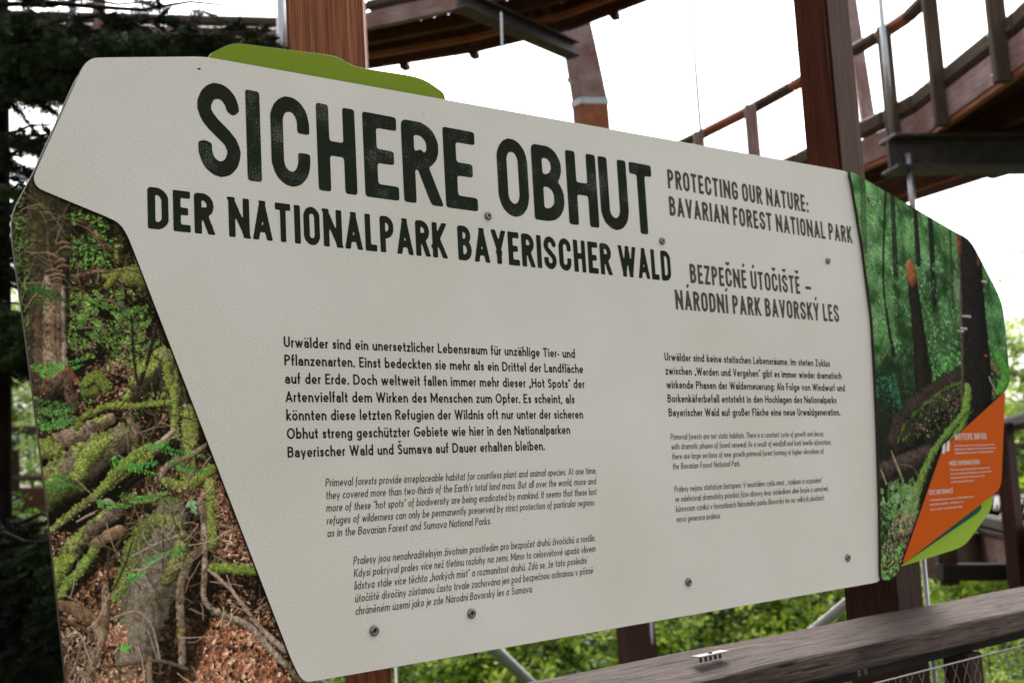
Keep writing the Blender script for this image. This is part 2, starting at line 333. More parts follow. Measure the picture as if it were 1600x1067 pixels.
    def twigs(s, poly, n, ln, w, cols):
        P = np.array([s.m(*p) for p in poly]); r = s.rng
        for _ in range(n):
            x, y = r.uniform(P[:, 0].min(), P[:, 0].max()), r.uniform(P[:, 1].min(), P[:, 1].max())
            a = r.uniform(0, 6.28); l = r.uniform(*ln); pts = [(x, y)]
            for q in range(3):
                a += r.normal()*.35; x += math.cos(a)*l/3; y += math.sin(a)*l/3; pts.append((x, y))
            s.stroke(pts, w*r.uniform(.6, 1.3), np.array(cols[r.integers(len(cols))])*r.uniform(.5, 1.3), raw=True, round_=.3, grain=.3, rough=.1)

def paint_roots():
    c = Canvas(.60, 1.20, -.42, .60, .0012, .006, 5)
    S, Lv, F = c.stroke, c.leaves, c.frond
    n = (c.n2*.6+c.n1*.4)[..., None]
    c.img[:] = np.array((.030, .024, .014))*(.2+1.8*n**1.5)*(1+.8*(c.n3[..., None]-.5))
    LIT = [(.19, .10, .05), (.27, .15, .085), (.11, .07, .04), (.36, .25, .17), (.23, .10, .04), (.07, .045, .025)]
    GR = [(.05, .12, .02), (.09, .20, .03), (.03, .07, .015), (.13, .24, .05), (.06, .15, .06)]
    # upper woodland behind the trunk
    Lv([(15, 300), (250, 330), (260, 640), (30, 640)], 1700, GR, (3, 8), dens=.46)
    Lv([(108, 330), (175, 345), (178, 420), (108, 420)], 350, [(.08, .22, .03), (.12, .28, .05)], (3, 8), dens=.42)
    Lv([(100, 400), (240, 440), (250, 480), (100, 470)], 350, [(.16, .08, .04), (.10, .06, .035)], (3, 7))
    S([(127, 345), (150, 368), (173, 392)], 11, (.13, .08, .045), moss=.25, grain=.8)
    S([(185, 348), (187, 395), (190, 442)], [17, 16, 26], (.060, .050, .026), moss=.35, grain=.9)
    S([(165, 430), (200, 424), (226, 420)], 14, (.15, .11, .06), moss=.55, grain=.9)
    S([(168, 447), (176, 436), (188, 424)], 13, (.16, .18, .04), moss=.9, mosscol=(.24, .28, .05)); S([(200, 436), (214, 434), (224, 440)], [24, 28, 20], (.16, .17, .04), moss=.9, mosscol=(.25, .28, .06))
    S([(118, 432), (150, 425), (170, 424)], 7, (.22, .15, .10), grain=.9)
    for _ in range(26):                    # fern bank in the middle
        x, y = c.rng.uniform(120, 235), c.rng.uniform(462, 545); a = c.rng.uniform(-2.9, .1)
        F((x, y), (x+math.cos(a)*c.rng.uniform(18, 36), y+math.sin(a)*10-5), 9, 9, (.10, .24, .045) if c.rng.random() < .5 else (.16, .30, .07), 1.2)
    Lv([(110, 500), (250, 500), (260, 580), (110, 560)], 500, [(.17, .14, .07), (.10, .10, .04), (.08, .16, .03), (.22, .2, .12)], (3, 7))
    Lv([(106, 455), (205, 450), (262, 590), (200, 600), (106, 560)], 1100, [(.10, .19, .03), (.16, .28, .05), (.06, .12, .02), (.21, .33, .07), (.10, .14, .04)], (3, 9), dens=.44)
    c.twigs([(105, 340), (250, 560)], 60, (20, 60), 1.3, [(.25, .19, .13), (.12, .08, .05)])
    # big trunk on the left
    S([(79, 285), (76, 360), (75, 450), (73, 520), (76, 600)], [64, 72, 66, 64, 60], (.115, .085, .055), (.085, .08, .045), moss=.12, mosscol=(.13, .15, .06), grain=1.0, rough=.05)
    S([(84, 440), (80, 490), (78, 540), (82, 588)], [30, 48, 52, 50], (.42, .33, .215), (.26, .19, .12), grain=1.1, rough=.28, round_=.8)
    S([(98, 448), (99, 520), (101, 575)], [6, 7, 8], (.50, .44, .34), (.3, .25, .18), grain=.9, rough=.5, alpha=.8)
    S([(62, 470), (57, 530), (56, 590)], [12, 20, 22], (.09, .06, .04), grain=.9, rough=.6, alpha=.75); S([(88, 455), (86, 520), (90, 570)], [3, 4, 3], (.22, .10, .05), grain=.9, rough=.7, alpha=.7)
    S([(62, 300), (58, 400)], 26, (.07, .055, .03), moss=.3, mosscol=(.09, .11, .03), alpha=.6, round_=.3)
    c.twigs([(22, 300), (112, 450)], 70, (20, 70), 1.1, [(.28, .24, .14), (.16, .17, .08), (.07, .06, .03)])
    Lv([(16, 300), (42, 300), (46, 600), (30, 600)], 500, [(.07, .12, .03), (.12, .19, .05), (.04, .06, .02)], (3, 8), dens=.4)
    for x, y, w in ((99, 381, 21), (103, 388, 16), (92, 411, 14), (84, 424, 26), (99, 417, 18), (90, 431, 24), (88, 437, 17), (96, 408, 13)):
        S([(x-w/2, y+1), (x, y-2), (x+w/2, y)], [4, 6.5, 3], (.34, .23, .14), grain=.5, round_=1); S([(x-w/2, y+4), (x+w/2, y+3)], 2.0, (.05, .03, .02), round_=0)
    for _ in range(9):
        x, y = c.rng.uniform(40, 80), c.rng.uniform(445, 470); F((x, y), (x+c.rng.uniform(15, 34), y+c.rng.uniform(-3, 14)), 9, 7, (.05, .13, .03), 1.1)
    # forest floor
    Lv([(45, 570), (260, 570), (350, 760), (360, 800), (75, 800)], 2200, LIT, (3, 8), var=.4, dens=.40)
    Lv([(120, 575), (250, 575), (300, 700), (250, 720)], 700, [(.10, .17, .03), (.05, .08, .02), (.15, .24, .05)], (3, 8), dens=.52)
    Lv([(130, 570), (200, 560), (220, 610), (150, 620)], 400, [(.32, .20, .14), (.2, .10, .06)], (3, 8))
    for p in ([(46, 576), (90, 570), (135, 560)], [(60, 585), (100, 578), (130, 570)]):
        F(p[0], p[2], 18, 9, (.10, .32, .05), 1.7)
    S([(84, 600), (104, 588), (112, 640)], 18, (.17, .12, .08), moss=.15, grain=1)
    S([(105, 575), (125, 600)], 8, (.34, .13, .07), grain=1)
    S([(132, 600), (150, 590), (168, 606)], [16, 22, 14], (.12, .16, .03), moss=.9, mosscol=(.20, .27, .05)); S([(134, 614), (150, 612)], 15, (.1, .14, .03), moss=.9, mosscol=(.16, .22, .04))
    S([(203, 622), (232, 585), (262, 572), (276, 640)], [22, 46, 50, 30], (.11, .095, .055), moss=.35, grain=.8)
    S([(247, 500), (236, 545), (219, 600)], 6, (.05, .045, .025), moss=.2); S([(206, 500), (209, 560), (215, 600)], 3.5, (.05, .04, .03))
    Lv([(52, 620), (110, 630), (120, 668), (56, 672)], 420, GR, (3, 9))
    for x, y in ((60, 668), (80, 660), (66, 646)): F((x, y), (x+48, y-8), 12, 9, (.11, .30, .07), 1.3)
    S([(278, 720), (298, 750), (292, 660), (300, 640)], 16, (.09, .08, .04), moss=.5)
    # logs, far to near
    c.shade([(60, 706), (110, 688), (170, 660)], 34, .8)
    S([(58, 708), (88, 693), (130, 676), (172, 655)], [20, 30, 30, 20], (.34, .27, .18), (.20, .15, .09), moss=.10, grain=1.0)
    S([(56, 706), (72, 700), (88, 706)], [26, 34, 26], (.2, .24, .05), moss=.9, mosscol=(.27, .33, .07))
    S([(58, 640), (95, 648), (170, 690), (230, 704)], 1.6, (.3, .25, .18))
    c.shade([(70, 765), (130, 730), (185, 690)], 66, .9)
    S([(66, 770), (100, 745), (140, 715), (190, 684)], [70, 62, 56, 44], (.25, .22, .14), (.14, .13, .07), moss=.33, mosscol=(.27, .33, .08), grain=.9)
    S([(120, 745), (140, 712), (165, 690)], [20, 30, 14], (.2, .26, .05), moss=.8, mosscol=(.30, .38, .08), rough=.6)
    S([(75, 790), (100, 770), (125, 765)], [30, 34, 20], (.06, .06, .03), moss=.4, mosscol=(.12, .16, .04), rough=.5)
    for _ in range(12): 
        x, y = c.rng.uniform(66, 100), c.rng.uniform(744, 768); F((x-8, y), (x+20, y-3), 9, 5, (.09, .24, .05), 1.0)
    S([(135, 650), (170, 634), (211, 634), (272, 628)], [9, 13, 10, 11], (.17, .17, .05), moss=.85, mosscol=(.28, .34, .06), rough=.5)
    S([(120, 668), (128, 655), (140, 644)], 10, (.15, .17, .05), moss=.8, mosscol=(.22, .29, .05))
    S([(257, 545), (262, 585), (274, 633), (270, 686)], [9, 13, 12, 13], (.17, .18, .05), moss=.85, mosscol=(.30, .37, .07), rough=.5)
    S([(196, 648), (212, 678), (206, 720)], [8, 9, 11], (.42, .33, .25), (.25, .17, .11), grain=.9); S([(255, 548), (262, 560)], 6, (.4, .33, .28))
    S([(290, 634), (302, 642)], 7, (.45, .4, .36))
    S([(305, 640), (300, 690)], 18, (.14, .15, .05), moss=.6)
    S([(176, 690), (240, 668), (258, 650)], 3, (.3, .22, .16)); S([(222, 706), (245, 660), (232, 640)], 4, (.13, .09, .06))
    c.twigs([(180, 640), (300, 800)], 90, (20, 75), 1.7, [(.36, .28, .2), (.22, .16, .1), (.1, .07, .04), (.12, .16, .05)])
    c.shade([(78, 832), (153, 776), (267, 690)], 20, .9)
    S([(76, 832), (115, 800), (153, 771), (190, 742), (232, 712), (267, 680)], [9, 14, 14, 16, 15, 11], (.28, .23, .13), (.2, .16, .09), moss=.45, mosscol=(.28, .34, .07), grain=.9, rough=.4)
    S([(160, 764), (190, 730), (228, 700)], [14, 20, 12], (.2, .22, .06), moss=.75, mosscol=(.27, .36, .07), rough=.5)
    S([(248, 748), (262, 728), (298, 711), (326, 692)], [13, 11, 8, 7], (.45, .34, .26), (.3, .2, .14), grain=.8)
    S([(236, 700), (252, 690), (272, 672)], [8, 9, 8], (.55, .42, .32)); S([(260, 752), (290, 760), (330, 735)], [16, 20, 22], (.18, .18, .06), moss=.7, mosscol=(.28, .33, .07))
    Lv([(170, 780), (300, 760), (330, 800), (180, 830)], 420, LIT, (3, 8))
    S([(120, 815), (150, 800), (200, 788)], [3, 5, 5], (.5, .4, .33)); S([(155, 790), (168, 782), (180, 790)], [6, 9, 6], (.45, .38, .33))
    S([(150, 800), (210, 790), (270, 800)], [4, 16, 20], (.05, .04, .025), moss=.1)
    c.shade([(88, 900), (126, 846), (172, 803)], 30, .9)
    S([(84, 905), (108, 865), (140, 830), (182, 798)], [34, 32, 26, 24], (.25, .20, .14), (.17, .13, .085), moss=.25, mosscol=(.25, .33, .07), grain=1.1)
    S([(86, 905), (98, 880), (112, 872)], [26, 30, 16], (.2, .26, .05), moss=.9, mosscol=(.27, .36, .06), rough=.5)
    Lv([(80, 830), (110, 830), (105, 850), (80, 868)], 130, LIT, (3, 7))
    Lv([(95, 925), (150, 870), (220, 850), (215, 930), (180, 1000), (100, 960)], 1200, LIT, (4, 11), var=.45)
    c.shade([(95, 930), (126, 892), (183, 836)], 18, .9)
    S([(94, 930), (110, 908), (126, 890), (150, 855)], [12, 17, 16, 17], (.16, .18, .05), moss=.9, mosscol=(.25, .36, .06), rough=.5)
    S([(150, 848), (168, 838), (188, 828)], [17, 20, 17], (.42, .29, .18), (.28, .17, .10), grain=1)
    # leaf litter right and bottom
    Lv([(320, 745), (345, 740), (480, 1070), (480, 1110), (90, 1110), (98, 960), (200, 930), (290, 850)], 6500, LIT, (4, 12), var=.45)
    Lv([(285, 965), (400, 985), (470, 1090), (250, 1090)], 1500, [(.38, .17, .08), (.30, .13, .06), (.48, .29, .19), (.19, .09, .05)], (6, 14), var=.35, flat=.6)
    Lv([(335, 760), (360, 760), (400, 870), (345, 870)], 420, [(.45, .28, .2), (.3, .15, .1), (.14, .07, .04)], (4, 10))
    c.shade([(310, 870), (300, 960), (280, 1040)], 34, .7)
    c.shade([(332, 905), (397, 905)], 24, .7)
    Lv([(95, 985), (160, 1000), (150, 1090), (100, 1090)], 450, [(.42, .34, .26), (.24, .16, .1), (.12, .08, .05)], (5, 14), flat=.3)
    # central trunk
    c.shade([(268, 815), (262, 889), (236, 980)], 90, .75)
    S([(268, 800), (252, 850), (240, 905), (222, 965), (208, 1030), (202, 1100)], [44, 78, 86, 74, 58, 50], (.30, .265, .20), (.215, .19, .13), moss=.13, mosscol=(.2, .25, .07), grain=.75, rough=.12, light=(-.35, -.6))
    S([(236, 812), (212, 850), (196, 900), (180, 935)], [22, 30, 26, 14], (.12, .17, .04), moss=.75, mosscol=(.20, .29, .06), rough=.6, alpha=.9)
    S([(250, 812), (272, 818)], [24, 30], (.18, .22, .06), moss=.7, mosscol=(.25, .32, .08), rough=.6)
    S([(262, 905), (280, 870), (286, 840)], [20, 26, 18], (.11, .12, .05), moss=.4, rough=.5, alpha=.85)
    Lv([(170, 990), (235, 1010), (235, 1090), (150, 1090)], 800, LIT+[(.4, .25, .18)], (4, 11), dens=.44)
    Lv([(170, 975), (205, 975), (195, 1005), (165, 1010)], 160, [(.42, .26, .18), (.3, .12, .06)], (4, 10))
    S([(320, 790), (318, 850), (296, 872)], [12, 14, 12], (.24, .19, .13), moss=.1)
    S([(306, 858), (290, 892), (281, 927), (283, 975), (285, 1034)], [9, 14, 14, 13, 12], (.38, .30, .22), (.25, .17, .11), moss=.16, grain=.9)
    S([(328, 755), (330, 800), (333, 848)], [17, 14, 18], (.17, .18, .06), moss=.75, mosscol=(.30, .37, .08), rough=.45)
    S([(312, 780), (320, 838), (320, 890), (319, 935), (343, 958), (389, 977), (427, 1019), (475, 1066)], [8, 9, 10, 9, 9, 10, 9, 11], (.50, .42, .34), (.30, .23, .16), moss=.08, grain=1)
    S([(326, 890), (345, 906), (366, 927), (404, 977), (446, 1016)], [6, 6, 6, 7, 10], (.58, .47, .37), (.42, .32, .24), grain=.7)
    S([(332, 886), (365, 888), (398, 892)], [13, 17, 14], (.16, .22, .04), moss=.95, mosscol=(.26, .38, .06), rough=.55)
    S([(345, 820), (372, 828)], 5, (.4, .3, .22)); S([(334, 868), (355, 878)], 3, (.4, .3, .22))
    # left sticks
    S([(88, 945), (118, 952), (150, 974)], [16, 22, 20], (.34, .22, .12), (.24, .15, .08), grain=.8)
    S([(95, 965), (135, 985), (146, 1000)], 6, (.2, .13, .08))
    S([(165, 912), (165, 950), (163, 988), (148, 1030), (136, 1075)], [9, 13, 14, 13, 14], (.37, .28, .19), (.24, .17, .11), grain=1)
    S([(148, 975), (156, 990), (160, 1000)], [12, 14, 8], (.5, .38, .26)); S([(168, 900), (170, 860)], 5, (.12, .08, .05))
    S([(128, 1000), (118, 1040), (106, 1060)], 5, (.3, .22, .15))
    S([(175, 967), (200, 957), (218, 957), (238, 978), (250, 1030)], 4.5, (.45, .36, .28)); S([(232, 985), (246, 1030)], 3, (.4, .32, .25))
    S([(164, 1042), (200, 1036), (250, 1032), (293, 1045)], [4, 7, 6, 7], (.22, .16, .11)); S([(233, 1030), (234, 1070)], 9, (.34, .25, .18))
    S([(178, 920), (196, 880), (206, 848)], 3, (.1, .07, .04)); S([(208, 868), (245, 850), (275, 838)], 5, (.42, .35, .28))
    S([(226, 830), (216, 850), (230, 890)], 2.5, (.4, .33, .26))
    c.twigs([(170, 780), (320, 900)], 80, (20, 80), 1.5, [(.36, .29, .22), (.18, .13, .08), (.1, .07, .04)])
    c.twigs([(95, 880), (430, 1066)], 60, (20, 60), 1.6, [(.3, .2, .13), (.45, .35, .28), (.12, .07, .04)])
    # fir sprigs
    for a, b, k in (((172, 718), (244, 740), (.12, .34, .04)), ((200, 730), (246, 722), (.08, .3, .07)), ((150, 786), (205, 790), (.12, .34, .05)), ((185, 775), (266, 778), (.09, .27, .05)), ((205, 782), (262, 768), (.12, .32, .06)),
                    ((222, 880), (262, 862), (.12, .3, .09)), ((200, 905), (228, 892), (.12, .32, .09)), ((250, 700), (320, 712), (.08, .26, .05)), ((262, 722), (330, 738), (.07, .25, .05)), ((262, 868), (290, 850), (.1, .26, .06)), ((186, 1012), (204, 1010), (.14, .4, .07)), ((230, 700), (262, 690), (.1, .3, .06)), ((296, 780), (306, 800), (.2, .4, .2))):
        F(a, b, 14, 11, k, 1.5, ang=55)
    c.img = np.clip(c.img, 0, 1)**1.18*1.22; lum = c.img.mean(2, keepdims=True); c.img = (c.img*.86+lum*.14)*np.array((1.06, .97, .90))
    return c

def paint_wood():
    c = Canvas(3.02, 3.96, -.36, .93, .002, -.008, 9)
    S, Lv, F = c.stroke, c.leaves, c.frond
    r = c.rng
    yy = np.linspace(0, 1, c.h)[:, None]
    g = (c.n2*.75+c.n1*.25)
    q = np.clip((g-.3)*2.6, 0, 1)[..., None]; q2 = np.clip((fbm(c.h, c.w, 60, r, 3)-.3)*2.4, 0, 1)[..., None]
    base = (np.array((.022, .070, .018))*(1-q)+np.array((.13, .26, .09))*q)*(.55+.75*q2)*(.55+.9*c.n3[..., None])
    c.img[:] = base*(1.25-1.1*np.clip(yy*1.5, 0, 1))[..., None]
    Lv([(1320, 240), (1600, 300), (1600, 640), (1340, 560)], 5200, [(.09, .17, .06), (.06, .15, .05), (.12, .21, .09), (.04, .10, .03), (.05, .16, .06), (.16, .24, .13)], (3, 10), dens=.40, var=.25)
    Lv([(1330, 380), (1500, 400), (1500, 440), (1340, 440)], 600, [(.14, .20, .12), (.10, .17, .08)], (3, 8), dens=.45)
    Lv([(1325, 260), (1600, 300), (1600, 470), (1335, 420)], 2600, [(.10, .24, .08), (.14, .30, .11), (.07, .19, .06), (.20, .34, .16)], (2, 7), dens=.46, var=.2)
    D = (.017, .020, .010)
    S([(1346, 265), (1350, 390)], 9, (.035, .06, .03), alpha=.7); S([(1393, 300), (1399, 430)], [7, 8], (.020, .028, .014), alpha=.9); S([(1399, 430), (1402, 520)], 8, D, alpha=.5)
    S([(1383, 290), (1379, 430), (1386, 500), (1396, 555)], [3, 3, 4, 6], D); S([(1428, 310), (1434, 410)], [6, 8], (.022, .024, .014)); S([(1452, 330), (1459, 470)], [7, 8], D)
    S([(1483, 350), (1488, 480)], 4, (.03, .05, .02), alpha=.8)
    Lv([(1340, 400), (1600, 420), (1600, 600), (1350, 620)], 1700, [(.04, .15, .045), (.07, .21, .06), (.03, .09, .03), (.10, .24, .09)], (3, 9), dens=.44, var=.25)
    S([(1364, 477), (1400, 482)], 3, (.2, .16, .09), alpha=.7); S([(1370, 500), (1384, 497)], 3, (.2, .18, .12), alpha=.6)
    S([(1385, 590), (1430, 600), (1470, 600)], [60, 100, 60], (.010, .016, .008), alpha=.75, round_=.1, rough=.8)
    Lv([(1455, 560), (1500, 550), (1500, 600), (1455, 610)], 420, [(.06, .24, .05), (.10, .30, .07)], (3, 8))
    Lv([(1365, 590), (1402, 585), (1410, 655), (1372, 650)], 300, [(.02, .09, .05), (.03, .13, .06)], (3, 8))
    # broken snag
    S([(1424, 436), (1432, 500), (1440, 570), (1448, 640)], [15, 18, 24, 34], (.022, .017, .011), grain=.9)
    S([(1421, 412), (1422, 422), (1424, 436)], [8, 13, 14], (.42, .15, .045), (.3, .1, .03), grain=.7)
    # forest floor under it
    S([(1375, 700), (1440, 720), (1500, 700)], [150, 150, 120], (.012, .012, .008), alpha=.9, round_=0, rough=.4)
    S([(1500, 600), (1460, 630), (1420, 665), (1400, 690)], [50, 60, 60, 40], (.03, .028, .018), (.05, .03, .025), grain=1)
    Lv([(1465, 608), (1505, 600), (1500, 640), (1440, 650), (1425, 660)], 420, [(.24, .12, .10), (.15, .08, .06), (.32, .18, .15)], (3, 7))
    S([(1506, 604), (1475, 622), (1446, 650), (1420, 684)], [14, 34, 44, 30], (.028, .026, .015), (.05, .04, .025), moss=-.1, mosscol=(.06, .12, .02), rough=.8)
    S([(1508, 597), (1480, 607), (1456, 624), (1432, 645), (1412, 668), (1402, 692)], [4, 7, 4, 7, 5, 5], (.04, .05, .02), moss=.3, mosscol=(.07, .15, .02), rough=1.6)
    Lv([(1508, 598), (1455, 615), (1425, 665), (1450, 690), (1500, 640)], 420, [(.16, .09, .07), (.09, .06, .04), (.05, .09, .02), (.22, .13, .11)], (3, 7))
    Lv([(1505, 600), (1440, 632), (1408, 690), (1425, 690), (1480, 640)], 260, [(.07, .17, .02), (.10, .24, .03), (.04, .09, .02)], (3, 7))
    # big trunk
    S([(1513, 350), (1518, 450), (1523, 540), (1527, 610), (1515, 690)], [32, 36, 42, 46, 52], (.016, .013, .010), grain=.9, rough=.06)
    S([(1496, 370), (1500, 450), (1503, 560), (1503, 640)], [5, 5, 5, 6], (.11, .085, .06), alpha=.7, grain=1.2, rough=.5)
    S([(1497, 368), (1498, 392)], [9, 7], (.20, .07, .04), grain=1.2, rough=.7); S([(1526, 396), (1528, 412)], 4, (.16, .06, .03), rough=.5)
    for x, y, w in ((1509, 494, 13), (1500, 517, 9), (1505, 513, 9), (1537, 440, 7)):
        S([(x-w/2, y), (x+w/2, y+1)], [3.5, 4.5], (.48, .40, .38), grain=.3)
    S([(1538, 556), (1541, 556)], 4, (.3, .1, .04)); S([(1498, 440), (1495, 480)], 4, (.30, .28, .22), alpha=.5, rough=.8)
    Lv([(1545, 400), (1580, 480), (1580, 600), (1550, 580)], 900, [(.04, .15, .04), (.06, .20, .06), (.03, .10, .03)], (3, 8), dens=.36, var=.2)
    S([(1560, 560), (1572, 590), (1560, 612)], [14, 18, 10], (.06, .2, .03), moss=.5, mosscol=(.09, .28, .04)); S([(1545, 590), (1556, 615)], 3, (.3, .24, .18)); S([(1550, 570), (1560, 585)], 7, (.20, .13, .07), rough=.6)
    S([(1512, 610), (1506, 650), (1492, 690)], [11, 14, 18], (.09, .13, .03), moss=.7, mosscol=(.17, .28, .05), rough=.6)
    S([(1385, 618), (1420, 612), (1432, 640)], 1.5, (.1, .08, .05))
    # left log, ferns, root
    S([(1374, 738), (1410, 724), (1455, 706)], [28, 28, 26], (.075, .055, .042), (.05, .035, .028), grain=1)
    S([(1510, 640), (1490, 665), (1462, 700), (1444, 735), (1428, 775), (1420, 800)], [10, 11, 11, 12, 13, 14], (.11, .14, .03), (.08, .07, .035), moss=.5, mosscol=(.15, .25, .045), rough=.6)
    S([(1455, 715), (1440, 750), (1428, 800)], [5, 7, 8], (.11, .12, .045), moss=.5, mosscol=(.15, .22, .05), rough=.6)
    S([(1392, 705), (1404, 735), (1412, 755)], [2, 4, 2], (.35, .28, .16)); S([(1376, 735), (1384, 755)], [2, 3], (.4, .3, .18))
    S([(1405, 725), (1425, 730), (1436, 748)], 1.5, (.2, .15, .1))
    Lv([(1375, 760), (1430, 750), (1440, 830), (1376, 840)], 700, [(.09, .15, .06), (.14, .22, .08), (.05, .08, .03)], (3, 9), dens=.4)
    for _ in range(40):
        x, y = r.uniform(1376, 1420), r.uniform(760, 830); F((x, y), (x+r.uniform(-14, 24), y+r.uniform(-24, 6)), 8, 9, [(.14, .24, .09), (.2, .3, .14), (.1, .2, .05)][r.integers(3)], 1.0)
    Lv([(1400, 800), (1440, 800), (1420, 880), (1376, 910), (1376, 860)], 1100, [(.20, .10, .07), (.26, .15, .12), (.1, .06, .04), (.08, .16, .05), (.32, .2, .17)], (3, 8))
    Lv([(1376, 860), (1410, 850), (1400, 910), (1376, 910)], 160, [(.09, .25, .05), (.14, .33, .09)], (4, 9))
    S([(1376, 880), (1396, 892)], 2, (.45, .2, .08)); S([(1391, 862), (1393, 862)], 3, (.7, .7, .7))
    return c
# ---------------------------------------------------------------- lettering: stroke glyphs -> outlines -> flat meshes
def arc(cx, cy, rx, ry, a0, a1, n=14):
    return [(cx+rx*math.cos(math.radians(a0+(a1-a0)*i/n)), cy+ry*math.sin(math.radians(a0+(a1-a0)*i/n))) for i in range(n+1)]
def bez(p0, p1, p2, p3, n=12):
    o = []
    for i in range(n+1):
        t = i/n; a = (1-t)**3; b = 3*(1-t)**2*t; c = 3*(1-t)*t*t; d = t**3
        o.append((a*p0[0]+b*p1[0]+c*p2[0]+d*p3[0], a*p0[1]+b*p1[1]+c*p2[1]+d*p3[1]))
    return o

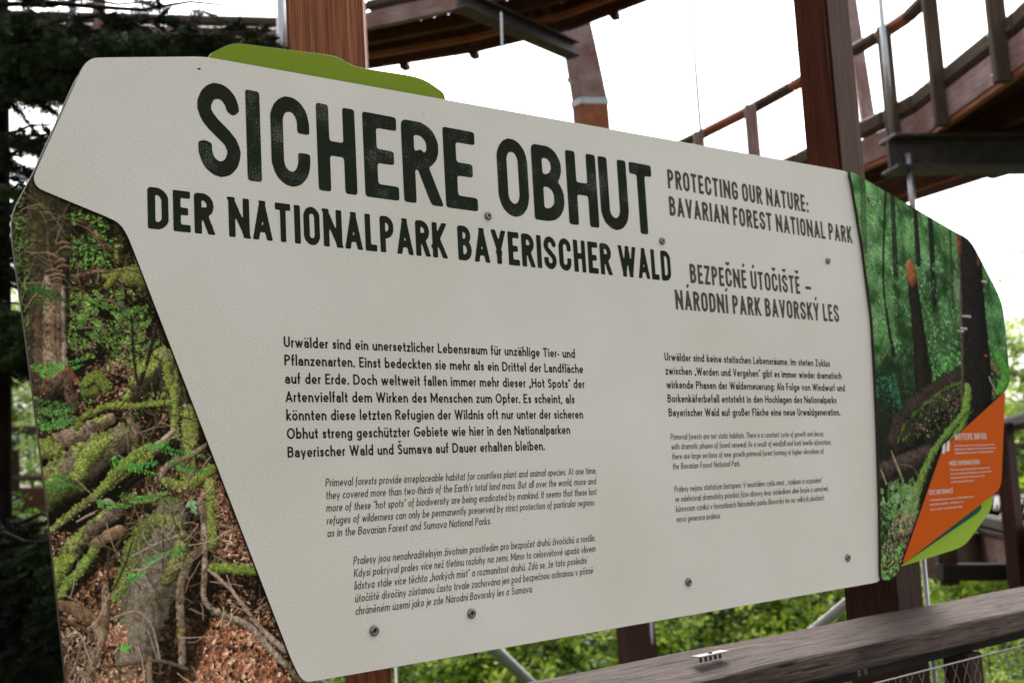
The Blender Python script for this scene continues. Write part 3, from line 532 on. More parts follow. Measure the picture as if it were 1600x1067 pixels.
class StrokeFont:
    def __init__(s, stem, hw, r, gap, res, blur, xh=.66, wide=1.0, ital=False, low=True):
        s.stem, s.r, s.gap, s.res, s.blur, s.xh, s.hw, s.wide, s.ital = stem, r, gap, res, blur, xh, hw, wide, ital
        s.X = (xh-stem)/(1-stem); s.cache = {}
    # each glyph: (width, [strokes]); stroke = points in (u, v); 'D' prefix = diagonal, cut off flat at the lines
    def glyph(s, ch):
        r, X = s.r, s.X; xr = min(r, .5)*X if s.r < .4 else .5*X; w = s.hw
        A = arc; rd = s.r >= .4
        def O(top, rr): return A(.5, top-rr, .5, rr, 180, 0)+A(.5, rr, .5, rr, 0, -180)+[(0, top-rr)]
        def lo(): return O(X, xr)
        U = {
         'I': (0, [[(.5, 0), (.5, 1)]]), 'l': (0, [[(.5, 0), (.5, 1.06)]]),
         'O': (w*(1.3 if rd else 1), [O(1, r)]),
         'C': (w*(1.05 if rd else 1), [A(.6, .5, .6, .5, 52, 308)] if rd else [[(1, 1-r-.06)]+A(.5, 1-r, .5, r, 0, 180)+A(.5, r, .5, r, 180, 360)+[(1, r+.06)]]),
         'G': (w*(1.2 if rd else 1), [A(.55, .5, .55, .5, 50, 345), [(.55, .46), (1, .46), (1, .2)]] if rd else [[(1, 1-r-.01)]+A(.5, 1-r, .5, r, 0, 180)+A(.5, r, .5, r, 180, 360)+[(1, .44), (.62, .44)]]),
         'S': (w*(.85 if rd else 1), [[(.95, .86)]+A(.5, .76, .45, .24, 35, 180, 10)+bez((.05, .76), (.05, .5), (.97, .56), (.97, .25))+A(.5, .25, .47, .25, 0, -148, 10)] if rd else
                [[(1, 1-r+.0)]+A(.5, 1-r, .5, r, 0, 180)+bez((0, 1-r), (0, .55), (1, .45), (1, r))+A(.5, r, .5, r, 0, -180)+[(0, r+.02)]]),
         'D': (w*(1.15 if rd else 1), [[(0, 0), (0, 1)]+A(.35, 1-min(r*1.1, .5), .65, min(r*1.1, .5), 90, 0)+A(.35, min(r*1.1, .5), .65, min(r*1.1, .5), 0, -90)+[(0, 0)]]),
         'E': (w*.82, [[(0, 0), (0, 1)], [(0, 1), (1, 1)], [(0, .5), (.82, .5)], [(0, 0), (1, 0)]]),
         'F': (w*.8, [[(0, 0), (0, 1)], [(0, 1), (1, 1)], [(0, .5), (.85, .5)]]),
         'L': (w*.78, [[(0, 0), (0, 1)], [(0, 0), (1, 0)]]),
         'H': (w*(1.05 if rd else 1), [[(0, 0), (0, 1)], [(1, 0), (1, 1)], [(0, .5), (1, .5)]]),
         'T': (w*(.95 if rd else .92), [[(0, 1), (1, 1)], [(.5, 0), (.5, 1)]]),
         'U': (w, [[(0, 1)]+A(.5, r if not rd else .38, .5, r if not rd else .38, 180, 360)+[(1, 1)]]),
         'J': (w*.7, [[(1, 1)]+A(.5, r, .5, r, 0, -150)]),
         'N': (w*1.16, [[(0, 0), (0, 1)], [(1, 0), (1, 1)], ['D', (0, 1), (1, 0)]]),
         'M': (w*1.35, [[(0, 0), (0, 1)], [(1, 0), (1, 1)], ['D', (0, 1), (.5, .25)], ['D', (1, 1), (.5, .25)]]),
         'A': (w*1.08, [['D', (0, 0), (.5, 1)], ['D', (1, 0), (.5, 1)], [(.28, .25), (.72, .25)]]),
         'V': (w*1.05, [['D', (0, 1), (.5, 0)], ['D', (1, 1), (.5, 0)]]),
         'W': (w*1.65, [['D', (0, 1), (.26, 0)], ['D', (.5, 1), (.26, 0)], ['D', (.5, 1), (.74, 0)], ['D', (1, 1), (.74, 0)]]),
         'X': (w, [['D', (0, 0), (1, 1)], ['D', (1, 0), (0, 1)]]),
         'Y': (w, [['D', (0, 1), (.5, .42)], ['D', (1, 1), (.5, .42)], [(.5, 0), (.5, .45)]]),
         'Z': (w*.9, [[(0, 1), (1, 1)], [(0, 0), (1, 0)], ['D', (1, 1), (0, 0)]]),
         'K': (w, [[(0, 0), (0, 1)], ['D', (0, .36), (.95, 1)], ['D', (.3, .55), (1, 0)]]),
         'P': (w*.93, [[(0, 0), (0, 1)]+A(.4, .74, .6, .26, 90, -90)+[(0, .48)]]),
         'R': (w*.97, [[(0, 0), (0, 1)]+A(.4, .75, .6, .25, 90, -90)+[(0, .5)], ['D', (.5, .5), (1, 0)]]),
         'B': (w*.97, [[(0, 0), (0, 1)]+A(.4, .77, .52, .23, 90, -90)+[(0, .54)], [(.4, .54)]+A(.4, .27, .6, .27, 90, -90)+[(0, 0)]]),
         'o': (w*.9, [lo()]),
         'b': (w*.88, [[(0, 0), (0, 1.06)], lo()]), 'd': (w*.88, [[(1, 0), (1, 1.06)], lo()]),
         'p': (w*.88, [[(0, -.28), (0, X)], lo()]), 'q': (w*.88, [[(1, -.28), (1, X)], lo()]),
         'g': (w*.88, [lo(), [(1, X), (1, -.12)]+A(.5, -.12, .5, .2, 0, -140)]),
         'a': (w*.88, [[(1, 0), (1, X)], lo()]) if s.ital else (w*.8, [[(1, 0), (1, X*.66)]+A(.5, X*.66, .5, X*.34, 0, 150), [(1, X*.58), (.5, X*.56)]+A(.45, X*.28, .45, X*.28, 90, 270, 10)+[(.7, .01), (1, .12)]]),
         'c': (w*.74, [A(.6, .5*X, .6, .5*X, 50, 310)]),
         'e': (w*.86, [[(0, .47*X), (1, .47*X)]+A(.5, .5*X, .5, .5*X, 0, 300, 18)]),
         'f': (w*.5, [[(.3, -.26 if s.ital else 0)]+[(.3, .82)]+A(.85, .82, .55, .24, 180, 95, 8), [(0, X), (.9, X)]]),
         'h': (w*.82, [[(0, 0), (0, 1.06)], [(0, X*.5)]+A(.5, X-.26, .5, .26, 175, 0)+[(1, 0)]]),
         'n': (w*.82, [[(0, 0), (0, X)], [(0, X*.5)]+A(.5, X-.26, .5, .26, 175, 0)+[(1, 0)]]),
         'm': (w*1.35, [[(0, 0), (0, X)], [(0, X*.5)]+A(.25, X-.24, .25, .24, 175, 0)+[(.5, 0)], [(.5, X*.5)]+A(.75, X-.24, .25, .24, 175, 0)+[(1, 0)]]),
         'u': (w*.82, [[(0, X)]+A(.5, .26, .5, .26, 180, 355)+[(1, X*.5)], [(1, 0), (1, X)]]),
         'r': (w*.45, [[(0, 0), (0, X)], [(0, X*.55)]+A(.8, X-.28, .8, .28, 170, 75, 8)]),
         'i': (0, [[(.5, 0), (.5, X)], ['dot', .5, X+.30]]), 'j': (w*.2, [[(1, X), (1, -.14)]+A(0, -.14, 1, .16, 0, -70, 6), ['dot', 1, X+.30]]),
         'k': (w*.76, [[(0, 0), (0, 1.06)], ['x', (0, X*.38), (.9, X)], ['x', (.3, X*.55), (1, 0)]]),
         's': (w*.64, [[(.97, X*.86)]+A(.5, X*.75, .44, X*.25, 38, 180, 8)+bez((.06, X*.75), (.06, X*.48), (.96, X*.58), (.96, X*.26))+A(.5, X*.26, .46, X*.26, 0, -145, 8)]),
         't': (w*.52, [[(.4, .9), (.4, .14)]+A(.85, .2, .45, .2, 200, 280, 6), [(0, X), (1, X)]]),
         'v': (w*.84, [['x', (0, X), (.5, 0)], ['x', (1, X), (.5, 0)]]),
         'w': (w*1.28, [['x', (0, X), (.26, 0)], ['x', (.5, X), (.26, 0)], ['x', (.5, X), (.74, 0)], ['x', (1, X), (.74, 0)]]),
         'x': (w*.8, [['x', (0, 0), (1, X)], ['x', (1, 0), (0, X)]]),
         'y': (w*.84, [['x', (0, X), (.5, 0)], ['y', (1, X), (.32, -.32)]]),
         'z': (w*.68, [[(0, X), (1, X)], [(0, 0), (1, 0)], ['x', (1, X), (0, 0)]]),
         'ß': (w*.9, [[(0, 0), (0, .8)]+A(.45, .8, .45, .24, 180, -80, 12)+[(.5, .55)]+A(.5, .28, .5, .27, 80, -110, 12)]),
         '.': (0, [['dot', .5, .0]]), ':': (0, [['dot', .5, .0], ['dot', .5, X*.85]]), ',': (0, [[(.6, .03), (.2, -.16)]]),
         '-': (w*.42, [[(0, X*.45), (1, X*.45)]]), '–': (w*.62, [[(0, .38), (1, .38)]]),
         "'": (0, [[(.5, .82), (.5, 1.04)]]), '“': (w*.42, [[(0, .84), (.2, 1.02)], [(.9, .84), (1.1, 1.02)]]), '”': (w*.42, [[(0, .84), (.2, 1.02)], [(.9, .84), (1.1, 1.02)]]),
         '„': (w*.42, [[(.2, .05), (0, -.14)], [(1.1, .05), (.9, -.14)]]), ' ': (w*(.42 if s.r < .4 else .52), []),
        }
        return U.get(ch)
    ACC = {'Č': 'Cv', 'Š': 'Sv', 'Ě': 'Ev', 'É': "E'", 'Ú': "U'", 'Á': "A'", 'Í': "I'", 'Ý': "Y'", 'ä': 'a:', 'ö': 'o:', 'ü': 'u:', 'á': "a'", 'é': "e'", 'í': "i'", 'ý': "y'", 'ú': "u'",
           'ů': 'uo', 'č': 'cv', 'š': 'sv', 'ž': 'zv', 'ř': 'rv', 'ě': 'ev', 'ň': 'nv', 'Ů': 'Uo'}
    def raster(s, ch):
        base, acc = ch, ''
        if ch in s.ACC: base, acc = s.ACC[ch][0], s.ACC[ch][1]
        g = s.glyph(base)
        if g is None: g = s.glyph('o')
        w, strokes = g; st = s.stem; W = w*s.wide+(st if w == 0 else 0)
        if acc and base == 'i': strokes = strokes[:1]
        N = s.res; x0, y0 = -.25, -.48; x1, y1 = W+.3, 1.42
        nx = int((x1-x0)*N); ny = int((y1-y0)*N)
        yy, xx = np.mgrid[0:ny, 0:nx]; xx = x0+(xx+.5)/N; yy = y0+(yy+.5)/N
        occ = np.zeros(xx.shape, bool)
        def mp(p): return (st/2+p[0]*max(W-st, 1e-6) if w else p[0]*st if base not in 'I' or True else st/2, st/2+p[1]*(1-st))
        top = s.xh if base.islower() else 1.0
        def seg(pts, wd, ext, clip):
            nonlocal occ
            o = np.zeros(xx.shape, bool)
            for i in range(len(pts)-1):
                (ax, ay), (bx, by) = pts[i], pts[i+1]; dx, dy = bx-ax, by-ay; L = math.hypot(dx, dy)
                if L < 1e-6: continue
                dx /= L; dy /= L; t = (xx-ax)*dx+(yy-ay)*dy; n = np.abs(-(xx-ax)*dy+(yy-ay)*dx)
                a = -ext if i == 0 else 0; b = L+ext if i == len(pts)-2 else L
                o |= (t >= a) & (t <= b) & (n <= wd/2)
                if i < len(pts)-2: o |= np.hypot(xx-bx, yy-by) <= wd/2
            if clip: o &= (yy >= clip[0]) & (yy <= clip[1])
            occ |= o
        for q in strokes:
            if q[0] == 'dot':
                cx, cy = mp((q[1], q[2])) ; cx = st/2 if w == 0 else cx
                k = st*.62 if s.r >= .4 else st*.5
                occ |= (np.hypot(xx-cx, yy-cy) <= k) if s.r >= .4 else (np.maximum(abs(xx-cx), abs(yy-cy)) <= k)
                continue
            kind = q[0] if isinstance(q[0], str) else None
            pts = [mp(p) for p in (q[1:] if kind else q)]
            if kind == 'D': seg(pts, st*.97, st*.9, (0, 1))
            elif kind == 'x': seg(pts, st*.93, st*.8, (0, s.xh))
            elif kind == 'y': seg(pts, st*.93, st*.2, (-.4, s.xh))
            else: seg(pts, st, st/2 if base in 'IEFLHTUNMABDPRZYKJ-–' or base.islower() else st*.35, (0, 1) if base.isupper() and base in 'IEFLHTUNMABDPRZYKJ' else None)
        if acc:
            cx = W/2; ct = (1.0 if base.isupper() else s.xh)+.16
            a = st*.8
            if acc == 'v': seg([(cx-.14, ct+.14), (cx, ct+.02)], a, 0, None); seg([(cx+.14, ct+.14), (cx, ct+.02)], a, 0, None); occ |= np.hypot(xx-cx, yy-ct-.02) < a/2
            if acc == "'": seg([(cx-.03, ct), (cx+.10, ct+.17)], a, 0, None)
            if acc == 'o': d = np.hypot(xx-cx, yy-ct-.07); occ |= (d < .115) & (d > .05)
            if acc == ':': occ |= (np.hypot(xx-cx+.13, yy-ct-.06) < st*.5) | (np.hypot(xx-cx-.13, yy-ct-.06) < st*.5)
        f = occ.astype(float); k = s.blur*N
        if k > .3:
            R = max(1, int(3*k)); ker = np.exp(-np.arange(-R, R+1)**2/(2*k*k)); ker /= ker.sum()
            f = np.apply_along_axis(lambda v: np.convolve(v, ker, 'same'), 0, f); f = np.apply_along_axis(lambda v: np.convolve(v, ker, 'same'), 1, f)
        return f, x0, y0, W
    def outline(s, ch):
        """marching squares -> simplified loops -> triangles; returned in cap-height units"""
        if ch in s.cache: return s.cache[ch]
        f, x0, y0, W = s.raster(ch); N = s.res
        nxt = {}
        B = f > .5
        cells = np.argwhere((B[:-1, :-1] != B[1:, :-1]) | (B[:-1, :-1] != B[:-1, 1:]) | (B[:-1, :-1] != B[1:, 1:]))
        def pt(a, b):
            fa, fb = f[a], f[b]; t = (.5-fa)/(fb-fa); return (a[1]+t*(b[1]-a[1]), a[0]+t*(b[0]-a[0]))
        for j, i in cells:
            c = [(j, i), (j, i+1), (j+1, i+1), (j+1, i)]; v = [B[q] for q in c]
            ent = []; ex = []
            for k in range(4):
                a, b = k, (k+1) % 4
                if v[a] and not v[b]: ex.append((min(c[a], c[b]), max(c[a], c[b])))
                if not v[a] and v[b]: ent.append((min(c[a], c[b]), max(c[a], c[b])))
            if len(ex) == 1: nxt[ex[0]] = ent[0]
            elif len(ex) == 2: nxt[ex[0]] = ent[0]; nxt[ex[1]] = ent[1]
        loops = []; seen = set()
        for st_ in list(nxt):
            if st_ in seen: continue
            lp = []; e = st_
            while e not in seen and e in nxt: seen.add(e); lp.append(pt(*e)); e = nxt[e]
            if len(lp) > 6: loops.append(lp)
        out = []
        for lp in loops:
            P = np.array(lp); n = len(P); k = int(np.argmax(np.hypot(*(P-P[0]).T)))
            def rdp(a):
                if len(a) < 3: return [a[0]]
                d = a[-1]-a[0]; L = np.hypot(*d)+1e-9; q = np.abs((a[:, 0]-a[0, 0])*d[1]-(a[:, 1]-a[0, 1])*d[0])/L; m = int(q.argmax())
                if q[m] < .16: return [a[0]]
                return rdp(a[:m+1])+rdp(a[m:])
            Q = rdp(P[:k+1])+rdp(np.vstack([P[k:], P[:1]]))
            if len(Q) >= 3: out.append([(x0+(q[0]+.5)/N, y0+(q[1]+.5)/N) for q in Q])
        verts = [p for lp in out for p in lp]; tris = []
        if verts:
            def area(l): return sum(l[i][0]*l[(i+1) % len(l)][1]-l[(i+1) % len(l)][0]*l[i][1] for i in range(len(l)))/2
            def inside(q, l):
                c = False; j = len(l)-1
                for i in range(len(l)):
                    if (l[i][1] > q[1]) != (l[j][1] > q[1]) and q[0] < (l[j][0]-l[i][0])*(q[1]-l[i][1])/(l[j][1]-l[i][1])+l[i][0]: c = not c
                    j = i
                return c
            start = []; n = 0
            for l in out: start.append(n); n += len(l)
            depth = [sum(inside(l[0], m) for k2, m in enumerate(out) if k2 != k1) for k1, l in enumerate(out)]
            for k1, l in enumerate(out):
                if depth[k1] % 2: continue
                grp = [k1]+[k2 for k2, m in enumerate(out) if depth[k2] == depth[k1]+1 and inside(m[0], l)]
                idx = [start[g]+i for g in grp for i in range(len(out[g]))]
                for t in tessellate_polygon([[Vector((p[0], p[1], 0)) for p in out[g]] for g in grp]): tris.append(tuple(idx[i] for i in t))
        s.cache[ch] = (np.array(verts).reshape(-1, 2), tris, W)
        return s.cache[ch]
    def width(s, text): return sum(s.outline(c)[2]+(s.gap if c != ' ' else s.gap*.3) for c in text)-s.gap
    def lay(s, text, xa, xb, zb, cap, V, F, shear=0.0):
        """one line of text between xa and xb (metres), baseline zb, cap height cap"""
        k = (xb-xa)/s.width(text); x = 0
        for ch in text:
            v, t, W = s.outline(ch); b = len(V)
            for p in v: V.append((xa+(x+p[0])*k+p[1]*cap*shear, zb+p[1]*cap))
            F.extend([(b+a_, b+b_, b+c_) for a_, b_, c_ in t]); x += W+(s.gap if ch != ' ' else s.gap*.3)
# ---------------------------------------------------------------- the information board
def panel_white():
    m, t, b = newmat('warm_white_laminate', .42); N, Lk = t.nodes.new, t.links.new
    tc = N('ShaderNodeTexCoord'); n = N('ShaderNodeTexNoise'); n.inputs['Scale'].default_value = 420; n.inputs['Detail'].default_value = 2; Lk(tc.outputs['Object'], n.inputs[0])
    r = ramp(t, [(.32, (.545, .512, .448)), (.5, (.645, .610, .542)), (.70, (.745, .710, .640))]); Lk(n.outputs['Fac'], r.inputs[0])
    n2 = N('ShaderNodeTexNoise'); n2.inputs['Scale'].default_value = 2.2; n2.inputs['Detail'].default_value = 5; Lk(tc.outputs['Object'], n2.inputs[0])
    r2 = ramp(t, [(.3, (.89, .88, .85)), (.7, (1, 1, 1))]); Lk(n2.outputs['Fac'], r2.inputs[0])
    mx = N('ShaderNodeMixRGB'); mx.blend_type = 'MULTIPLY'; mx.inputs[0].default_value = 1; Lk(r.outputs[0], mx.inputs[1]); Lk(r2.outputs[0], mx.inputs[2]); Lk(mx.outputs[0], b.inputs['Base Color'])
    bp = N('ShaderNodeBump'); bp.inputs['Strength'].default_value = .25; bp.inputs['Distance'].default_value = .0006; Lk(n.outputs['Fac'], bp.inputs['Height']); Lk(bp.outputs[0], b.inputs['Normal'])
    return m
def ink_worn(worn=1.0, lo=.95):
    """letterpress ink: a fine lattice of unprinted specks, denser in worn patches"""
    m, t, b = newmat('worn_letterpress_ink', .7); b.inputs['Specular IOR Level'].default_value = .02; N, Lk = t.nodes.new, t.links.new
    tc = N('ShaderNodeTexCoord'); sep = N('ShaderNodeSeparateXYZ'); Lk(tc.outputs['Object'], sep.inputs[0])
    def math_(op, a, b_=None, c=None):
        q = N('ShaderNodeMath'); q.operation = op
        for i, v in enumerate((a, b_, c)):
            if v is None: continue
            if isinstance(v, (int, float)): q.inputs[i].default_value = v
            else: Lk(v, q.inputs[i])
        return q.outputs[0]
    k = 2*PI/.0062
    u = math_('ADD', sep.outputs[0], math_('MULTIPLY', sep.outputs[2], .85)); v = math_('SUBTRACT', sep.outputs[0], math_('MULTIPLY', sep.outputs[2], .85))
    dots = math_('MULTIPLY', math_('SINE', math_('MULTIPLY', u, k)), math_('SINE', math_('MULTIPLY', v, k)))
    n = N('ShaderNodeTexNoise'); n.inputs['Scale'].default_value = 14; n.inputs['Detail'].default_value = 3; Lk(tc.outputs['Object'], n.inputs[0])
    n2 = N('ShaderNodeTexNoise'); n2.inputs['Scale'].default_value = 330; n2.inputs['Detail'].default_value = 1; Lk(tc.outputs['Object'], n2.inputs[0])
    s = math_('ADD', math_('ADD', dots, math_('MULTIPLY', math_('SUBTRACT', n.outputs['Fac'], .5), 2.6)), math_('MULTIPLY', math_('SUBTRACT', n2.outputs['Fac'], .5), 1.3*worn))
    mr = N('ShaderNodeMapRange'); mr.inputs[1].default_value = lo+.08; mr.inputs[2].default_value = lo+.30; mr.clamp = True; Lk(s, mr.inputs[0])
    mx = N('ShaderNodeMixRGB'); mx.inputs[1].default_value = (.017, .021, .014, 1); mx.inputs[2].default_value = (.36, .35, .31, 1); Lk(mr.outputs[0], mx.inputs[0]); Lk(mx.outputs[0], b.inputs['Base Color'])
    return m
M['white'] = panel_white(); M['ink'] = ink_worn(); M['ink_sub'] = ink_worn(1.0, 1.22)

def picture_mat(name, c, gain=1.3):
    c.img = c.img*gain
    im = bpy.data.images.new(name, c.w, c.h, float_buffer=False); im.colorspace_settings.name = 'sRGB'
    a = np.clip(c.img, 0, 1); a = np.where(a < .0031308, a*12.92, 1.055*a**(1/2.4)-.055)
    px = np.ones((c.h, c.w, 4), np.float32); px[..., :3] = a[::-1]; im.pixels.foreach_set(px.ravel()); im.update(); im.pack()
    m, t, b = newmat(name, .6); b.inputs['Specular IOR Level'].default_value = .02; N, Lk = t.nodes.new, t.links.new
    tx = N('ShaderNodeTexImage'); tx.image = im; tx.interpolation = 'Cubic'; tx.extension = 'EXTEND'
    n = N('ShaderNodeTexNoise'); n.inputs['Scale'].default_value = 420; tc = N('ShaderNodeTexCoord'); Lk(tc.outputs['Object'], n.inputs[0])
    r = ramp(t, [(.3, (.82, .82, .82)), (.7, (1.12, 1.12, 1.12))]); Lk(n.outputs['Fac'], r.inputs[0])
    mx = N('ShaderNodeMixRGB'); mx.blend_type = 'MULTIPLY'; mx.inputs[0].default_value = 1; Lk(tx.outputs[0], mx.inputs[1]); Lk(r.outputs[0], mx.inputs[2]); Lk(mx.outputs[0], b.inputs['Base Color'])
    return m

def smooth_loop(P, iters=1):
    """rounds a traced outline a little (Chaikin)"""
    for _ in range(iters):
        Q = []
        for i in range(len(P)):
            a = P[i]; b = P[(i+1) % len(P)]; L = math.hypot(b[0]-a[0], b[1]-a[1])
            if L > .08: k = .012/L
            else: k = .25
            Q.append((a[0]+(b[0]-a[0])*k, a[1]+(b[1]-a[1])*k)); Q.append((b[0]-(b[0]-a[0])*k, b[1]-(b[1]-a[1])*k))
        P = Q
    return P
def plate(name, P, y0, th, mat, edge, parent, ext=None):
    """flat panel with outline P (x, z), front face at y0, thickness th; the edge shows the laminate's core"""
    n = len(P); V = []; F = []; ch = .0003
    area = sum(P[i][0]*P[(i+1) % n][1]-P[(i+1) % n][0]*P[i][1] for i in range(n))
    if area < 0: P = P[::-1]
    nrm = []
    for i in range(n):
        a, b = P[i-1], P[(i+1) % n]; dx, dz = b[0]-a[0], b[1]-a[1]; L = math.hypot(dx, dz)+1e-9; nrm.append((dz/L, -dx/L))
    for k, (yy, ins) in enumerate(((y0, ch), (y0+ch, 0), (y0+th, 0))):
        for p, q in zip(P, nrm): V.append((p[0]-q[0]*ins, yy, p[1]-q[1]*ins+EYE))
    tris = tessellate_polygon([[Vector((V[i][0], V[i][2], 0)) for i in range(n)]])
    for t in tris: F.append(tuple(t))
    nf = len(F)
    for t in tris: F.append(tuple(2*n+i for i in t[::-1]))
    nb = len(F)
    for r_ in (0, 1):
        for i in range(n):
            j = (i+1) % n; F.append((r_*n+i, r_*n+j, (r_+1)*n+j, (r_+1)*n+i))
    me = bpy.data.meshes.new(name); me.from_pydata(V, [], F); me.materials.append(mat); me.materials.append(edge)
    for i, p in enumerate(me.polygons): p.material_index = 0 if i < nf else 1
    bm = bmesh.new(); bm.from_mesh(me); bmesh.ops.recalc_face_normals(bm, faces=bm.faces); bm.to_mesh(me); bm.free()
    if ext:
        uv = me.uv_layers.new(name='UVMap')
        for lp in me.loops:
            v = me.vertices[lp.vertex_index].co; uv.data[lp.index].uv = ((v.x-ext[0])/(ext[1]-ext[0]), (v.z-EYE-ext[2])/(ext[3]-ext[2]))
    return link(name, me, None, parent)
BX, BY = 1.9, SY+.02
board = empty('information_board', (BX, BY, EYE-.35), 'large angular information board about the safe forest refuge, mounted on brown posts above the railing', 'information board')

WHITE = [(1.0066, .8339), (.8072, .7929), (.7969, .7899), (.7878, .7837), (.7809, .7743), (.774, .7615), (.6951, .5719), (.6922, .5617), (.6949, .5522), (.7001, .5463), (.7064, .5432), (.8264, .506), (.8399, .4983), (.8511, .4824), (.86, .4616),
         (1.0031, .0931), (1.1467, -.279), (1.1552, -.2972), (1.1639, -.3132), (1.1743, -.3215), (1.1837, -.324), (3.0144, -.3105), (3.0306, -.3084), (3.04, -.3004), (3.0688, -.1171), (3.0960, .1392), (3.1110, .3081), (3.1200, .4416), (3.1060, .6629), (3.0808, .8419), (3.0715, .8757), (3.0546, .8823)]
GREEN = [(1.0096, .8358), (1.0549, .8667), (1.0698, .8732), (1.0846, .8771), (1.2814, .8929), (1.3117, .8921), (1.3372, .8807), (1.3636, .8803), (1.4901, .8872), (1.5236, .8841), (1.5469, .8748), (1.5807, .8606), (1.5611, .7988), (1.0217, .7626)]
LEFTP = [(.810, .782), (.7745, .7640), (.6925, .5679), (.6655, .5154), (.6581, .4877), (.6599, .4504), (.6841, .2608), (.7127, .0105), (.7404, -.2769), (.745, -.33), (.76, -.37), (1.14, -.37), (1.18, -.30), (1.2398, -.2563), (1.05, .2227), (.9447, .5654), (.92, .75)]
RIGHTP = [(3.0605, .8787), (3.0816, .8785), (3.6382, .7501), (3.6886, .7421), (3.7222, .7281), (3.7497, .7026), (3.8642, .5685), (3.8862, .5307), (3.8905, .5005), (3.8868, .2931), (3.8776, .2609), (3.8401, .2349), (3.4954, -.0252), (3.1313, -.2739),
          (3.1004, -.3001), (3.0763, -.3079), (3.0535, -.3085), (3.0352, -.3033), (3.0309, -.2905), (3.0567, -.1167), (3.085, .1385), (3.099, .3068), (3.107, .4397), (3.093, .6602), (3.0704, .8389)]
ORANGE = [(3.8332, .2363), (3.7468, -.052), (3.7343, -.072), (3.7063, -.0891), (3.1288, -.2709), (3.3976, .0424), (3.4151, .0576)]
DGREEN = [(3.1167, -.28), (3.605, -.1462), (3.6277, -.1314), (3.625, -.067), (3.4431, -.0206)]
LGREEN = [(3.1366, -.278), (3.4428, -.2514), (3.4889, -.2451), (3.5293, -.2323), (3.6746, -.1519), (3.6991, -.1309), (3.7136, -.0807), (3.5247, -.0232)]
pc_l = paint_roots(); pc_r = paint_wood()
white = plate('white_panel', smooth_loop(WHITE, 2), SY, .0058, M['white'], M['core'], board)
plate('photo_panel', smooth_loop(LEFTP, 2), SY+.006, .008, picture_mat('printed_roots', pc_l), M['rim'], board, pc_l.ext)['label'] = 'photo print of mossy roots and leaf litter'
plate('photo_panel', smooth_loop(RIGHTP, 1), SY-.010, .009, picture_mat('printed_forest', pc_r, 1.4), M['core'], board, pc_r.ext)['label'] = 'photo print of dark spruce trunks'
plate('green_panel', smooth_loop(GREEN, 2), SY+.0062, .006, M['green'], M['core'], board)
og = plate('orange_panel', smooth_loop(ORANGE, 1), SY-.016, .005, M['orange'], M['core'], board)
plate('accent_panel', smooth_loop(LGREEN, 2), SY-.001, .004, M['lime'], M['core'], board)['label'] = 'light green angular accent'
plate('accent_panel', smooth_loop(DGREEN, 1), SY-.0055, .003, M['teal'], M['core'], board)['label'] = 'dark green sliver accent'
# brackets behind the board carry it on the posts
for z in (-.12, .62): beam('mounting_rail', (.95, SY+.026, EYE+z), (3.5, SY+.026, EYE+z), .022, .05, M['steel_dark'], board)

def lettering(name, V, F, y, mat, parent):
    o = mesh(name, [(v[0], y, v[1]+EYE) for v in V], F, mat, parent)
    me = o.data; 
    bm = bmesh.new(); bm.from_mesh(me)
    for f in bm.faces:
        f.normal_update()
        if f.normal.y > 0: f.normal_flip()
    bm.to_mesh(me); bm.free(); return o
YT = SY-.0004
head_f = StrokeFont(.165, .52, .24, .085, 84, .018)
sub_f = StrokeFont(.172, .49, .23, .10, 56, .018)
small_f = StrokeFont(.165, .47, .23, .12, 48, .016)
body_f = StrokeFont(.158, .60, .5, .105, 44, .014, xh=.66)
ital_f = StrokeFont(.128, .58, .5, .10, 44, .015, xh=.66, ital=True)
# title, letter by letter
V, F = [], []
for ch, xa, xb in [('S', .9872, 1.0783), ('I', 1.0859, 1.1215), ('C', 1.1379, 1.2287), ('H', 1.2404, 1.3356), ('E', 1.3495, 1.4386), ('R', 1.4451, 1.5471), ('E', 1.5542, 1.6470), ('O', 1.7024, 1.7977), ('B', 1.8060, 1.9078), ('H', 1.9129, 2.0156), ('U', 2.0194, 2.1198), ('T', 2.1254, 2.2108)]:
    xa += .0028; xb -= .0028; v, t, W = head_f.outline(ch); k = (xb-xa)/(W if ch != 'I' else head_f.stem); b = len(V); z0, z1 = .6085, .7860
    if ch in 'SCO': z0 -= .001; z1 += .001
    off = 0
    for p in v: V.append((xa+(p[0]-off)*k, z0+p[1]*(z1-z0)))
    F += [(b+a_, b+b_, b+c_) for a_, b_, c_ in t]
lettering('title_lettering', V, F, YT, M['ink'], white)['label'] = 'SICHERE OBHUT'
V, F = [], []
for tx, xa, xb in (('DER', .89, 1.0172), ('NATIONALPARK', 1.0469, 1.5522), ('BAYERISCHER', 1.5831, 2.0456), ('WALD', 2.0709, 2.2548)): sub_f.lay(tx, xa, xb, .4962, .0757, V, F)
lettering('subtitle_lettering', V, F, YT, M['ink_sub'], white)['label'] = 'DER NATIONALPARK BAYERISCHER WALD'
for lines, lab in (([('PROTECTING OUR NATURE:', 2.2670, 2.8540, .7353), ('BAVARIAN FOREST NATIONAL PARK', 2.2655, 3.0563, .6651)], 'English heading in grey'),
                   ([('BEZPEČNÉ ÚTOČIŠTĚ', 2.3247, 2.7818, .4971), ('–', 2.8061, 2.8330, .4971), ('NÁRODNÍ PARK BAVORSKÝ LES', 2.2624, 2.9550, .4263)], 'Czech heading in grey')):
    V, F = [], []
    for l in lines: small_f.lay(*l, .0500, V, F)
    lettering('heading_lettering', V, F, YT, M['ink_mid'], white)['label'] = lab
